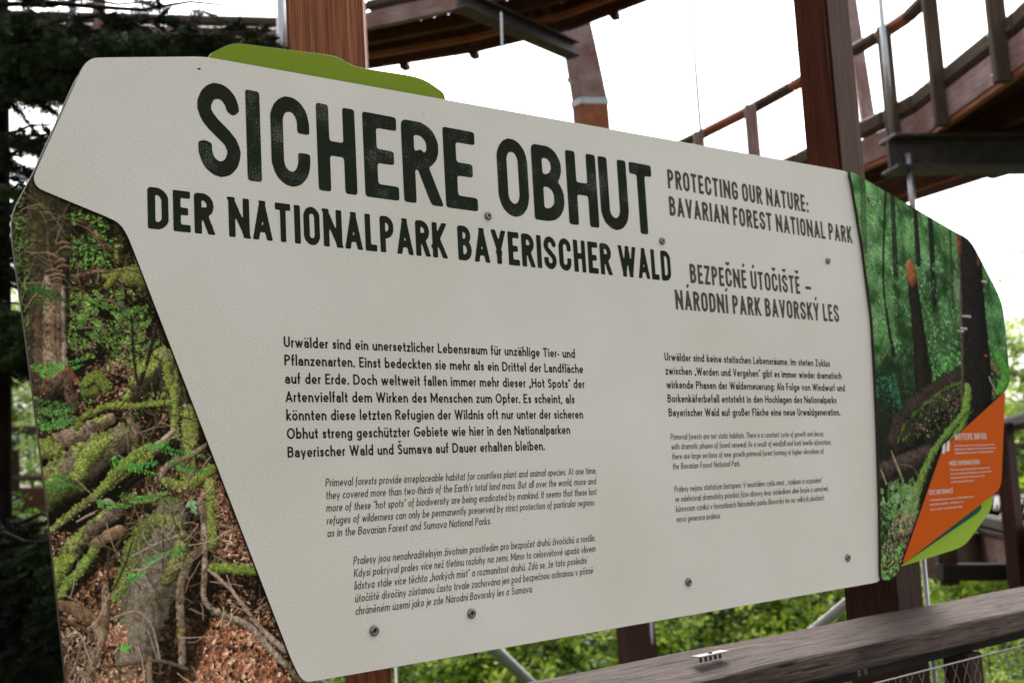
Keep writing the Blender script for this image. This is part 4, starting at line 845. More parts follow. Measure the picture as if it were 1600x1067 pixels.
GER1 = [('Urwälder sind ein unersetzlicher Lebensraum für unzählige Tier- und', 1.9066, .2945), ('Pflanzenarten. Einst bedeckten sie mehr als ein Drittel der Landfläche', 1.9289, .2600), ('auf der Erde. Doch weltweit fallen immer mehr dieser „Hot Spots“ der', 1.9306, .2255), ('Artenvielfalt dem Wirken des Menschen zum Opfer. Es scheint, als', 1.8963, .1908), ('könnten diese letzten Refugien der Wildnis oft nur unter der sicheren', 1.9195, .1562), ('Obhut streng geschützter Gebiete wie hier in den Nationalparken', 1.8762, .1217), ('Bayerischer Wald und Šumava auf Dauer erhalten bleiben.', 1.7970, .0872)]
ENG1 = [('Primeval forests provide irrreplaceable habitat for countless plant and animal species. At one time,', 1.9505, .0302), ("they covered more than two-thirds of the Earth's total land mass. But all over the world, more and", 1.9465, .0065), ('more of these “hot spots” of biodiversity are being eradicated by mankind. It seems that these last', 1.9463, -.0171), ('refuges of wilderness can only be permanently preserved by strict protection of particular regions', 1.9359, -.0408), ('as in the Bavarian Forest and Sumava National Parks.', 1.6322, -.0645)]
CZE1 = [('Pralesy jsou nenahraditelným životním prostředím pro bezpočet druhů živočichů a rostlin.', 1.9334, -.1203), ('Kdysi pokrýval prales více než třetinu rozlohy na zemi. Mimo to celosvětově upadá vlivem', 1.9313, -.1439), ('lidstva stále více těchto „horkých míst“ a rozmanitost druhů. Zdá se, že tato poslední', 1.9009, -.1675), ('útočiště divočiny zůstanou často trvale zachována jen pod bezpečnou ochranou v přísně', 1.9189, -.1911), ('chráněném území jako je zde Národní Bavorský les a Šumava.', 1.7377, -.2147)]
GER2 = [('Urwälder sind keine statischen Lebensräume. Im steten Zyklus', 2.8895, .2967), ('zwischen „Werden und Vergehen“ gibt es immer wieder dramatisch', 2.9400, .2626), ('wirkende Phasen der Walderneuerung: Als Folge von Windwurf und', 2.9514, .2285), ('Borkenkäferbefall entsteht in den Hochlagen des Nationalparks', 2.9053, .1943), ('Bayerischer Wald auf großer Fläche eine neue Urwaldgeneration.', 2.9178, .1602)]
ENG2 = [('Primeval forests are not static habitats. There is a constant cycle of growth and decay,', 2.8327, .1033), ('with dramatic phases of forest renewal: As a result of windfall and bark beetle infestation,', 2.8617, .0797), ('there are large sections of new growth primeval forest forming at higher elevations of', 2.8232, .0559), ('the Bavarian Forest National Park.', 2.4632, .0321)]
CZE2 = [('Pralesy nejsou statickým biotopem. V neustálém cyklu mezi „ vznikem a rozpadem“', 2.8056, -.0227), ('se odehrávají dramaticky působící fáze obnovy lesa: následkem silné bouře a zamoření', 2.8277, -.0465), ('kůrovcem vzniká v hornatinách Národního parku Bavorský les na velkých plochách', 2.8070, -.0703), ('nová generace pralesa.', 2.3701, -.0945)]
for lines, x0, fnt, cap, sh, mat, lab in ((GER1, 1.1535, body_f, .0205, 0, 'ink2', 'German paragraph, left column'), (ENG1, 1.2323, ital_f, .0158, .14, 'ink_grey', 'English paragraph, left column'), (CZE1, 1.2879, ital_f, .0158, .14, 'ink_grey', 'Czech paragraph, left column'),
                                          (GER2, 2.2075, body_f, .0200, 0, 'ink2', 'German paragraph, right column'), (ENG2, 2.2076, ital_f, .0152, .14, 'ink_grey', 'English paragraph, right column'), (CZE2, 2.2076, ital_f, .0152, .14, 'ink_grey', 'Czech paragraph, right column')):
    V, F = [], []
    for tx, xb, z in lines: fnt.lay(tx, x0, xb, z, cap, V, F, sh)
    lettering('paragraph_lettering', V, F, YT, M[mat], white)['label'] = lab
# orange panel print
YO = SY-.0164
thin_f = StrokeFont(.12, .5, .3, .13, 40, .012)
for tx, xa, xb, z, cap in (('WEITERE INFOS', 3.484, 3.679, .081, .020), ('MORE INFORMATIONS', 3.440, 3.620, .003, .0150), ('VÍCE INFORMACÍ', 3.308, 3.444, -.080, .0150)):
    V, F = [], []; thin_f.lay(tx, xa, xb, z, cap, V, F); lettering('heading_lettering', V, F, YO, M['white_ink'], og)['label'] = tx
V, F = [], []; last_x = 0
for tx, xa, xb, z in (('In der Infobox auf 750 Meter ist eine Führung unserer und der', 3.479, 3.724, .0605), ('Nationalpark erleben. Sie können mehr über die', 3.479, 3.732, .0495), ('Waldgeschichte und deren Wandel erfahren.', 3.479, 3.714, .0380),
                      ('There are numerous tips for nature lovers', 3.4405, 3.681, -.0125), ('and a tour of the park that gives you a special view of', 3.4405, 3.690, -.0245), ('the park and the forest and a view of the', 3.4405, 3.642, -.037), ('in the national park house.', 3.4405, 3.575, -.049),
                      ('V informační boxu na 750 m. Další informace o', 3.3085, 3.565, -.098), ('návštěvu parku, výstavy a o', 3.3085, 3.499, -.111), ('lese a jeho proměnách také.', 3.3085, 3.492, -.1255)):
    if abs(xa-last_x) > .01:
        if V: lettering('paragraph_lettering', V, F, YO, M['white_ink'], og)
        V, F = [], []
    last_x = xa; ital_f.lay(tx, xa, xb, z, .0066, V, F)
lettering('paragraph_lettering', V, F, YO, M['white_ink'], og)
# pair of slanted white bars (leaf mark) at the panel's left edge
for dx, z0, z1 in ((0, .040, .074), (.026, .046, .083)):
    P = [(3.404+dx, z0+.004), (3.410+dx, z0), (3.420+dx, z0+.002), (3.4245+dx, z0+.010), (3.430+dx, z1), (3.412+dx, z1-.008)]
    mesh('bar_mark', [(x, YO, z+EYE) for x, z in P], [tuple(range(len(P)))[::-1]], M['white_ink'], og)

# screws: domed washer head with a socket
def lathe(name, prof, n, mat, parent, loc, axis='y'):
    V, F = [], []
    for r_, y in prof:
        for i in range(n): a = 2*PI*i/n; V.append((r_*math.cos(a), y, r_*math.sin(a)))
    for k in range(len(prof)-1):
        for i in range(n): j = (i+1) % n; F.append((k*n+i, k*n+j, (k+1)*n+j, (k+1)*n+i))
    F.append(tuple((len(prof)-1)*n+i for i in range(n)))
    o = mesh(name, V, F, mat, None, True); o.location = loc
    if parent is not None: o.parent = parent; o.matrix_parent_inverse = Matrix.Translation(world_loc(parent)).inverted()
    return o
for (x, z), y in [((1.6704, .6004), SY), ((2.2286, .5957), SY), ((2.9234, .6015), SY), ((1.3282, -.2485), SY), ((1.5672, -.2414), SY), ((2.233, -.2382), SY), ((2.8909, -.2316), SY), ((3.1462, .8063), SY-.01), ((3.0862, -.2305), SY-.01)]:
    k = .9 if z > 0 else 1.0
    s = lathe('screw', [(.0098*k, 0.0), (.0104*k, -.0015), (.0098*k, -.004), (.0075*k, -.0058), (.0045*k, -.0062), (.0040*k, -.0040), (.0015*k, -.0036)], 20, M['screw'], board, (x, y-.0002, z+EYE))
    q = lathe('socket', [(.0030*k, -.0042), (.0028*k, -.0050)], 6, M['screw_dark'], None, (x, y-.0002, z+EYE)); q.parent = s; q.matrix_parent_inverse = Matrix.Translation(s.location).inverted()
# specks of dirt on the white panel
for i, (x, z, w) in enumerate([(.9956, .8078, .006), (1.0284, .8264, .002), (.8976, .8013, .002), (1.098, .4924, .002), (1.5094, .8043, .003)]):
    P = [(x+w*.6*math.cos(a)*(1+.3*math.sin(3*a+i)), z+w*.28*math.sin(a)+w*.1*math.cos(a)) for a in [k*PI/4 for k in range(8)]]
    mesh('dirt_speck', [(a, YT+.0001, b+EYE) for a, b in P]+[(x, YT-.0006, z+EYE)], [(k, (k+1) % 8, 8) for k in range(8)], M['black'], white)
# ---------------------------------------------------------------- deck under our feet, posts, railing
def prism(name, cols, mat, parent=None):
    """post from horizontal quads (bottom to top)"""
    V = [p for q in cols for p in q]; F = []
    n = len(cols)
    for k in range(n-1):
        for i in range(4): j = (i+1) % 4; F.append((k*4+i, k*4+j, (k+1)*4+j, (k+1)*4+i))
    F.append((3, 2, 1, 0)); F.append(tuple((n-1)*4+i for i in range(4)))
    me = bpy.data.meshes.new(name); me.from_pydata([tuple(v) for v in V], [], F)
    bm = bmesh.new(); bm.from_mesh(me); bmesh.ops.recalc_face_normals(bm, faces=bm.faces)
    bmesh.ops.bevel(bm, geom=[e for e in bm.edges if abs((e.verts[0].co-e.verts[1].co).normalized().z) > .8], offset=.006, segments=2, affect='EDGES')
    bm.to_mesh(me); bm.free()
    # local frame: X along the post so that the grain runs up it
    c = sum((Vector(v) for v in V), Vector())/len(V)
    rot = Matrix(((0, 0, 1), (0, 1, 0), (-1, 0, 0))).to_4x4()       # local X -> world Z ... grain
    mw = Matrix.Translation(c) @ rot.inverted()
    me.transform(mw.inverted())
    o = link(name, me, mat); o.matrix_world = mw
    if parent is not None: o.parent = parent; o.matrix_parent_inverse = Matrix.Translation(world_loc(parent)).inverted()
    return o
def corner_post(rows, yc, azim, mat, name, parent, zbot=-3.2, ztop=4.0):
    """rows: (y_px, left, corner, right) seen edges of a squared post whose near corner stands at world y = yc"""
    va = np.array([math.sin(azim), math.cos(azim)]); t1 = np.array([math.cos(azim), -math.sin(azim)])
    qs = []
    for (ypx, xl, xc, xr) in rows:
        C = PY(xc, ypx, yc); c2 = np.array([C.x, C.y])
        def hit(px, dr):
            r = ray(px, ypx); r2 = np.array([r[0], r[1]]); A = np.array([[r2[0], -dr[0]], [r2[1], -dr[1]]]); s, t = np.linalg.solve(A, c2); return t
        L = -hit(xl, t1); W = hit(xr, va)
        qs.append((C.z, c2, L, W))
    qs.sort(key=lambda q: q[0])
    a, b = qs[0], qs[-1]
    def at(z):
        f = (z-a[0])/(b[0]-a[0]); fc = min(max(f, -.6), 1.6); c = a[1]*(1-fc)+b[1]*fc; L = max(a[2]*(1-fc)+b[2]*fc, .06); W = max(a[3]*(1-fc)+b[3]*fc, .05)
        L0 = c-t1*L; D_ = c+va*W
        return [(L0[0], L0[1], z), (c[0], c[1], z), (D_[0], D_[1], z), (L0[0]+va[0]*W, L0[1]+va[1]*W, z)]
    zs = [EYE+zbot]+[q[0] for q in (a, b)]+[EYE+ztop]; zs = sorted(zs)
    return prism(name, [at(z) for z in zs], mat, parent), at
# post behind the board's left half
pa = empty('timber_post', (1.5, 2.3, EYE-3.2), 'broad reddish brown timber post rising behind the green hill of the board', 'post')
_, atA = corner_post([(60, 449, 569, 573.5), (1055, 540, 611, 628)], SY+.20, R(34.5), M['red_post'], 'post_shaft', pa)
pb = empty('timber_post', (3.5, 2.4, EYE-3.2), 'dark brown timber post behind the right end of the board', 'post')
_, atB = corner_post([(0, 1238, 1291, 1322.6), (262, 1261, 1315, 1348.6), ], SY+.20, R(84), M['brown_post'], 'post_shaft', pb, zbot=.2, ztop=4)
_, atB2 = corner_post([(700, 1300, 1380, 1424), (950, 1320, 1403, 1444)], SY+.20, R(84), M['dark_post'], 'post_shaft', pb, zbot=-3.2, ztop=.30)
fb_ = [atB(EYE+.15), atB(EYE+4)]; va_ = Vector((math.sin(R(84)), math.cos(R(84)), 0)); t1_ = Vector((math.cos(R(84)), -math.sin(R(84)), 0))
prism('face_tone_cover', [[Vector(f[1])+t1_*.0015-va_*.001, Vector(f[1])+t1_*.004-va_*.001, Vector(f[2])+t1_*.004-va_*.004, Vector(f[2])+t1_*.0015+va_*.002] for f in fb_], M['grey_brown'], pb)  # added thin cover: tone difference between the two post faces put into colour
q = atB2(EYE+.2); q = [Vector(v) for v in q]
rod('steel_strip', q[2]+Vector((.008, 0, .05)), Vector(atB2(EYE-3.2)[2])+Vector((.008, 0, 0)), .008, M['steel'], pb)
q0 = Vector(atA(EYE+.6)[2]); q1 = Vector(atA(EYE-3.2)[2]); rod('steel_strip', q0+Vector((.014, 0, 0)), q1+Vector((.010, 0, 0)), .008, M['fitting'], pa)

# railing in front of the posts
zt = PY(1600, 951.7, SY+.02).z-EYE; ybk = SY+.18; zk = PY(1600, 915.5, ybk).z-EYE; zb = PY(1600, 985, SY+.02).z-EYE; yfr = SY+.02
rail = empty('deck_railing', (2.5, (yfr+ybk)/2, 0), 'weathered timber railing with wire mesh below the board, running to the lower right', 'railing')
rc = Vector((2.95, (yfr+ybk)/2, EYE+(zt+zb)/2)); sec = [(yfr, zt-.006), (yfr+.006, zt), (ybk-.006, zk), (ybk, zk-.006), (ybk+.010, zk-.066), (yfr+.004, zb-.0), (yfr, zb+.006)]
Vr = []; nx_ = 60
for i in range(nx_+1):
    x = -3.55+7.1*i/nx_
    for k, (y, z) in enumerate(sec): Vr.append((x, y-rc.y+.0012*math.sin(i*1.3+k), z+EYE-rc.z+.0012*math.sin(i*.9+2*k)))
ns = len(sec); Fr = [(i*ns+k, i*ns+(k+1) % ns, (i+1)*ns+(k+1) % ns, (i+1)*ns+k) for i in range(nx_) for k in range(ns)]+[tuple(range(ns))[::-1], tuple(nx_*ns+k for k in range(ns))]
tr = mesh('top_rail', Vr, Fr, M['weathered']); tr.location = rc; tr.parent = rail; tr.matrix_parent_inverse = Matrix.Translation(world_loc(rail)).inverted()
beam('under_rail', (-.6, (yfr+ybk)/2+.03, EYE+zb-.02), (6.5, (yfr+ybk)/2+.03, EYE+zb-.02), .07, .05, M['black_wood'], rail, .004)
for x in (.3, 1.9, 3.62, 5.3):
    beam('fence_post', (x, (yfr+ybk)/2+.01, 0.0), (x, (yfr+ybk)/2+.01, EYE+zb-.044), .09, .09, M['dark_post'], rail, .006, up=Vector((0, 1, 0)))
def wire_mesh(name, x0, x1, z0, z1, y, cw, chh, r_, mat, parent):
    """diamond rope mesh: zigzag wires that meet in twisted knots"""
    V, F = [], []; cu = bpy.data.curves.new(name, 'CURVE'); cu.dimensions = '3D'; cu.bevel_depth = r_; cu.bevel_resolution = 0
    n = int((x1-x0)/cw); rows = int((z1-z0)/(chh/2))
    for i in range(n):
        for sgn in (-1, 1):
            sp = cu.splines.new('POLY'); pts = []
            for k in range(rows+1):
                xx = x0+cw*(i+.5)+sgn*cw*.25*(1 if k % 2 else -1); zz = z1-chh/2*k
                pts += [(xx+.0016*sgn, y+.001*sgn, zz+.006), (xx+.0016*sgn, y-.001*sgn, zz-.006)]
            sp.points.add(len(pts)-1)
            for p, c in zip(sp.points, pts): p.co = (*c, 1)
    for zz in (z1,):
        sp = cu.splines.new('POLY'); sp.points.add(1); sp.points[0].co = (x0, y, zz+.004, 1); sp.points[1].co = (x1, y, zz+.004, 1)
    o = bpy.data.objects.new(name, cu); dg = bpy.context.evaluated_depsgraph_get(); COL.objects.link(o); dg.update()
    me = bpy.data.meshes.new_from_object(o.evaluated_get(bpy.context.evaluated_depsgraph_get())); bpy.data.objects.remove(o); me.name = name; me.materials.clear()
    return link(name, me, mat, parent)
wire_mesh('wire_mesh', 2.1, 6.2, .15, EYE+zb-.052, yfr+.008, .062, .105, .0012, M['wire'], rail)
rod('mesh_cable', (-.5, yfr+.008, EYE+zb-.046), (6.4, yfr+.008, EYE+zb-.046), .002, M['steel'], rail, 8)
pe = PY(1346, 1050, yfr+.004)
for s in (-1, 1): lathe('eye_bolt', [(.008, 0), (.009, -.003), (.007, -.005), (.005, -.005), (.004, -.002)], 14, M['steel_dark'], rail, pe+Vector((.016*s, 0, 0)))
# small metal fitting on the rail
zt0 = zt; zt = zt+(zk-zt)*.62
pf = PZ(1110, 1030, zt)
fit = empty('rail_fitting', pf, 'small pale metal plate on pegs standing on the weathered rail', 'metal fitting')
px0 = PZ(1086, 1026, zt+.016)-Vector((0, 0, 0)); px1 = PZ(1133, 1016, zt+.016)
beam('plate', px0, px1, .030, .003, M['fitting'], fit, .001)
for i in range(5):
    c = px0.lerp(px1, .18+.16*i); rod('peg', c-Vector((0, 0, .002)), c-Vector((0, 0, .016)), .0035, M['steel_dark'], fit, 8)
zt = zt0; cc = px0.lerp(px1, .5); rod('knob', cc, cc+Vector((0, 0, .006)), .005, M['steel_dark'], fit, 10)

deck = empty('viewing_deck', (2.5, .8, -.2), 'timber board deck the sign stands on', 'deck')
for i in range(17):
    y = -.62+i*.163
    beam('deck_board', (-1.6, y, -.02), (6.6, y, -.02), .155, .04, M['deck'], deck, .003)
for x in (-1.2, 1.2, 3.6, 6.0): beam('joist', (x, -.7, -.13), (x, 2.12, -.13), .1, .18, M['under'], deck)

# ---------------------------------------------------------------- leaning rib, braces, rods
rb = empty('tower_rib', PD(1010, 1300, 8), 'slender leaning tower rib with a metal band, seen above and below the board', 'post')
def rib_at(c, px, py, d, w):
    p = PD(px, py, d); v = p-Vector((0, 0, EYE)); v.z = 0; v.normalize(); s = Vector((v.y, -v.x, 0)); k = w*.38
    return [p-s*w/2, p-s*(w/2-k*.75)-v*w*.35, p+s*w/2-v*w*.1, p+s*(w/2-k)+v*w*.6]
def rib(rows, mat, name, parent): return prism(name, [rib_at(0, *r_) for r_ in rows], mat, parent)
rib([(1035, 1400, 14, .50), (993, 985, 14.5, .475), (960, 620, 14.8, .47)], M['dark_post'], 'rib_shaft', rb)
rib([(960, 618, 14.8, .47), (926, 215, 15.2, .46), (922, 167, 15.2, .455)], M['orange_wood'], 'rib_shaft', rb)
rib([(921.8, 167, 15.2, .48), (921, 157, 15.2, .48)], M['steel'], 'metal_band', rb)
rib([(921, 156, 15.2, .45), (909, 92, 15.4, .43), (897, 35, 15.5, .42), (880, -40, 15.6, .42), (850, -160, 15.8, .42)], M['fascia'], 'rib_shaft', rb)
rod('steel_pipe', PD(1026, 1250, 14.2), PD(1012, 800, 14.6), .024, M['steel'], rb)
for px, py in ((892, 70), (889, 128), (893, 133)):
    p = PD(px, py, 15.1); rod('bolt', p, p-Vector((.08, .08, 0)), .022, M['steel'], rb, 8)
a_, b_, c_ = PD(600, 850, 6.0), PD(985, 1215, 13.4), PD(1345, 925, 6.5)
tag(rod('diagonal_brace', a_, b_, .042, M['steel']), 'round galvanised brace slanting down to the right below the board', 'brace', 'diagonal steel braces')
tag(rod('diagonal_brace', c_, b_, .030, M['steel']), 'round galvanised brace slanting up to the dark right post', 'brace', 'diagonal steel braces')
tag(beam('tower_rib_far', PD(1360, 215, 16), PD(1318, -60, 17.5), .17, .2, M['fascia']), 'pale leaning rib far behind the dark right post', 'post').name = 'tower_rib'
tag(rod('hanger_rod', PD(783, 20, 12.0), PD(790, 260, 11.9), .009, M['steel']), 'thin hanger rod under the upper walkway, left of the leaning rib', 'rod', 'steel hanger rods')
tag(rod('hanger_rod', PD(1076, -30, 12.0), PD(1096, 222, 12), .014, M['steel']), 'thin long hanger rod against the open sky, right of the leaning rib', 'rod', 'steel hanger rods')
tag(rod('hanger_rod', PD(1373, -25, 10.6), PD(1396, 236, 10.6), .024, M['steel']), 'thick hanger rod ending on the dark cross beam', 'rod', 'steel hanger rods')
tag(rod('hanger_rod', PD(1419, 240, 10.4), PD(1433, 400, 10.4), .027, M['steel']), 'thick hanger rod below the dark cross beam', 'rod', 'steel hanger rods')
tag(rod('down_pipe', PD(439, -40, 9), PD(442, 300, 9), .036, M['steel']), 'pale vertical pipe on the left side of the broad red post', 'pipe')
tag(rod('down_pipe', PD(112, -40, 12), PD(120, 260, 12), .04, M['steel']), 'pale pipe glimpsed through the dark spruce branches', 'pipe')

# ---------------------------------------------------------------- walkways
def resample(P, step):
    out = [P[0].copy()]; acc = 0
    for a, b in zip(P[:-1], P[1:]):
        L = (b-a).length; t = step-acc
        while t <= L: out.append(a.lerp(b, t/L)); t += step
        acc = (L-(t-step)) if True else 0
    return out
def far_side(P, w, sgn=1):
    Q = []
    for i, p in enumerate(P):
        a = P[max(i-1, 0)]; b = P[min(i+1, len(P)-1)]; d = (b-a); d.z = 0; d.normalize(); Q.append(p+Vector((-d.y, d.x, 0))*w*sgn)
    return Q
def walkway(root, near, far, fh=.24, rail_h=1.16, post=.15, step=None, kick=True, posts_near=None, planks=True, hand='olive', fasc='fascia', far_rail=True, seglog=None, deckmat='under', kickh=.16, handh=.10):
    for side, P in ((0, near), (1, far)):
        for i, (a, b) in enumerate(zip(P[:-1], P[1:])):
            u = Vector((0, 0, 1))
            beam('fascia_board', a+u*fh/2, b+u*fh/2, .09, fh, M[fasc if side == 0 else 'under'], root, .008)
            if side == 0 or far_rail:
                if kick: beam('kick_rail', a+u*(fh+kickh/2+.03), b+u*(fh+kickh/2+.03), .12, kickh, M['olive'], root, .03)
                beam('hand_rail', a+u*rail_h, b+u*rail_h, .13, handh, M[hand if i % 2 else 'olive'], root, .03)
    for i in range(len(near)-1):
        a, b, c, d = near[i], near[i+1], far[i], far[i+1]
        for f in (.34, .68): beam('joist', a.lerp(c, f)+Vector((0, 0, fh*.35)), b.lerp(d, f)+Vector((0, 0, fh*.35)), .10, fh*.8, M['under'], root, .006)
        if planks:
            n = max(2, int((b-a).length/.16))
            for k in range(n):
                f = (k+.5)/n; p = a.lerp(b, f); q = c.lerp(d, f); z = Vector((0, 0, fh*.86)); wdt = (b-a).length/n*.93; 
                s = (q-p).normalized(); beam('deck_board', p+s*.05+z, q-s*.05+z, min(wdt, .5), .035, M[deckmat], root, 0)
def rail_posts(root, pts, w, lo, hi, mat='olive', d=None):
    for p in pts: beam('rail_post', p+Vector((0, 0, lo)), p+Vector((0, 0, hi)), w, w*.8, M[mat], root, .008, up=Vector((d or (1, 0, 0))))

# right walkway, one turn above us
Z2 = 2.9
n2 = [PZ(1020, 392, Z2), PZ(1104, 362, Z2), PZ(1186, 331, Z2), PZ(1252, 304, Z2), PZ(1348, 262, Z2), PZ(1390, 244, Z2), PZ(1438, 221, Z2), PZ(1600, 106, Z2), PZ(1800, -60, Z2)]
fa, fb = PZ(1420, 315, Z2), PZ(1600, 258, Z2); fd = (fb-fa).normalized()
f2 = []
for i, p in enumerate(n2):
    if i >= 4: t = (p-fa).dot(fd); f2.append(fa+fd*max(t, -.6+.2*(i-4)))
    else: f2.append(None)
back = far_side(n2, 2.6, 1 if far_side(n2, 1)[3].length > n2[3].length else -1)
for i in range(4): f2[i] = fa-fd*(.6+.9*(4-i))
w2 = empty('elevated_walkway', n2[4], 'weathered timber walkway curving overhead at the upper right, seen from below', 'walkway')
walkway(w2, n2, f2, fh=.25, rail_h=1.16, hand='orange_wood', far_rail=False)
dd2 = (n2[-2]-n2[-3]).normalized(); out = (n2[6]-f2[6]); out.z = 0; out.normalize()
for px, ypx, w in ((1114, 362, .12), (1197, 328, .13), (1411, 246, .12), (1485, 190, .12), (1580, 122, .13)):
    # find the point on the near edge under that picture column
    best = min((((a.lerp(b, k/40)), ) for a, b in zip(n2[:-1], n2[1:]) for k in range(41)), key=lambda q: abs((lambda c: c[0]/c[2]*FPX+800)(M3.T @ np.array([q[0].x, q[0].y, q[0].z-EYE]))-px))[0]
    p = best+out*.10; p0 = p+Vector((0, 0, -.06)); 
    beam('rail_post', p0, p0+Vector((0, 0, 1.22)), w, w*.6, M['olive' if px > 1400 else 'fascia'], w2, .01, up=dd2)
    if px > 1400:
        for zz in (.04, .36): s_ = p+out*.0-dd2*(w*.5+.02); rod('bolt', s_+Vector((0, 0, zz)), s_+Vector((0, 0, zz))-dd2*.05, .02, M['steel'], w2, 8)
        rod('steel_strap', p-dd2*(w*.5+.015)+Vector((0, 0, -.02)), p-dd2*(w*.5+.015)+Vector((0, 0, 1.15)), .012, M['steel'], w2, 8)
# cross beam (steel section) under it
ib = empty('cross_beam', PZ(1388, 265, 2.55), 'dark steel cross beam carrying the upper right walkway', 'beam')
ea, eb = PZ(1390, 266, 2.55), PZ(1760, 262, 2.55)
for nm, dz, w, h in (('flange', 0.0, .30, .03), ('flange', .27, .30, .03)): beam(nm, ea+Vector((0, 0, dz)), eb+Vector((0, 0, dz)), w, h, M['steel_dark'], ib, .004)
beam('web', ea+Vector((0, 0, .135)), eb+Vector((0, 0, .135)), .035, .238, M['steel_dark'], ib, .002)
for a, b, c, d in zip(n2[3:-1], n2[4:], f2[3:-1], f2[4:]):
    beam('lit_edge_strip', a-Vector((0, 0, .02)), b-Vector((0, 0, .02)), .06, .04, M['orange_wood'], w2, .004); beam('lit_edge_strip', a.lerp(c, .72)-Vector((0, 0, .02)), b.lerp(d, .72)-Vector((0, 0, .02)), .05, .05, M['orange_wood'], w2, .004)  # added strips: light along the beam edges put into bright orange wood
p_ = PZ(1548, 276, 2.85); tag(beam('drain_bracket', p_, p_+fd*.3, .1, .05, M['steel_dark']), 'small bracket hanging from the far edge of the right walkway', 'bracket')

# upper walkway at the top of the picture
Z1 = 5.5
n1 = [PZ(-160, 62, Z1), PZ(60, 64, Z1), PZ(260, 68, Z1), PZ(440, 72, Z1), PZ(575, 47, Z1), PZ(715, 17, Z1), PZ(850, -18, Z1), PZ(1040, -80, Z1)]
f1 = [PZ(-160, 140, Z1), PZ(60, 141, Z1), PZ(260, 142, Z1), PZ(440, 138, Z1), PZ(572, 108, Z1), PZ(740, 82, Z1), PZ(895, 45, Z1), PZ(1085, -28, Z1)]
w1 = empty('elevated_walkway', n1[4], 'brown timber walkway crossing the top of the picture high above, seen from below', 'walkway')
walkway(w1, n1, f1, fh=.20, rail_h=1.2, kick=True, far_rail=False, kickh=.12)
for i, p in enumerate(resample(n1, 2.2)): beam('rail_post', p+Vector((0, 0, -.02)), p+Vector((0, 0, 1.25)), .13, .1, M['fascia'], w1, .008)
for px, py in ((629, 102), (738, 84), (958, 22)):
    p = PZ(px, py, Z1-.03); beam('foot_block', p, p+Vector((.12, .06, 0)), .10, .08, M['under'], w1, .01)
sa, sb = PZ(716, 12, Z1-.3), PD(897, 90, 14.9)
for a, b, c, d in zip(n1[:-1], n1[1:], f1[:-1], f1[1:]): beam('lit_edge_strip', a.lerp(c, .62)-Vector((0, 0, .02)), b.lerp(d, .62)-Vector((0, 0, .02)), .05, .07, M['orange_wood'], w1, .004)  # added strip, its bright colour stands for the lit lower joist edge
bm_ = empty('steel_brace', sa, 'grey steel section bracing the top walkway against the leaning rib', 'brace')
for dz, w, h in ((0, .20, .02), (.17, .20, .02)): beam('flange', sa+Vector((0, 0, dz)), sb+Vector((0, 0, dz)), w, h, M['steel_dark'], bm_, .003)
beam('web', sa+Vector((0, 0, .085)), sb+Vector((0, 0, .085)), .03, .149, M['steel_dark'], bm_, .002)

# level walkway beyond, at the right edge
Z3 = -.66
n3 = [PZ(1440, 838, Z3), PZ(1532, 826, Z3), PZ(1610, 846, Z3), PZ(1760, 900, Z3)]
f3 = [PZ(1440, 790, Z3), PZ(1530, 776, Z3), PZ(1650, 770, Z3), PZ(1800, 772, Z3)]
w3 = empty('boardwalk', n3[1], 'grey timber walkway with railing beyond the right end of the board', 'walkway')
for P, nm in ((n3, 0), (f3, 1)):
    for a, b in zip(P[:-1], P[1:]):
        beam('kick_rail', a+Vector((0, 0, .10)), b+Vector((0, 0, .10)), .12, .12, M['weathered'], w3, .02)
        beam('hand_rail', a+Vector((0, 0, 1.0 if not nm else 1.02)), b+Vector((0, 0, 1.0 if not nm else 1.02)), .15, .12, M['weathered'], w3, .03)
        if not nm: beam('fascia_board', a-Vector((0, 0, .22)), b-Vector((0, 0, .22)), .08, .36, M['fascia'], w3, .008)
for i in range(3):
    a, b, c, d = n3[i], n3[i+1], f3[i], f3[i+1]; n = int((b-a).length/.15)
    for k in range(n): f = (k+.5)/n; beam('deck_board', a.lerp(b, f)-Vector((0, 0, .0)), c.lerp(d, f)-Vector((0, 0, 0)), (b-a).length/n*.92, .04, M['deck'], w3, 0)
for px, yp in ((1586, 850), (1478, 842)):
    p = PZ(px, yp, Z3); beam('rail_post', p-Vector((0, 0, .42)), p+Vector((0, 0, 1.0 if px > 1500 else -.05)), .15, .12, M['dark_post'], w3, .01)
for px in (1555, 1700):
    p = PZ(px, 774, Z3); beam('rail_post', p, p+Vector((0, 0, 1.02)), .12, .10, M['dark_post'], w3, .01)
beam('cross_beam', PD(1468, 893, 11.2), PD(1660, 893, 11.2), .2, .15, M['black_wood'], w3, .01)
# walkway at the left edge, behind the spruce
Z4 = .10
n4 = [PZ(-260, 812, Z4*1.0+.12), PZ(-100, 803, Z4+.12), PZ(60, 796, Z4+.12), PZ(240, 790, Z4+.12)]
dist = (n4[1]).length
def pd4(px, py): return PD(px, py, 20)
w4 = empty('boardwalk', pd4(20, 800), 'distant railing glimpsed at the left edge below the spruce', 'walkway')
for (y0, y1, th, m_) in ((673, 670, .13, 'weathered'), (748, 745, .10, 'olive'), (784, 780, .42, 'under')):
    beam('hand_rail' if y0 < 700 else ('kick_rail' if y0 < 760 else 'fascia_board'), pd4(-160, y0), pd4(160, y1), .12, th, M[m_], w4, .02)
for px in (-110, 23, 140): beam('rail_post', pd4(px+2, 790), pd4(px-2, 668), .14, .10, M['dark_post'], w4, .01)
for px in range(-150, 160, 12): rod('mesh_wire', pd4(px, 676), pd4(px+1, 745), .008, M['steel_dark'], w4, 5)
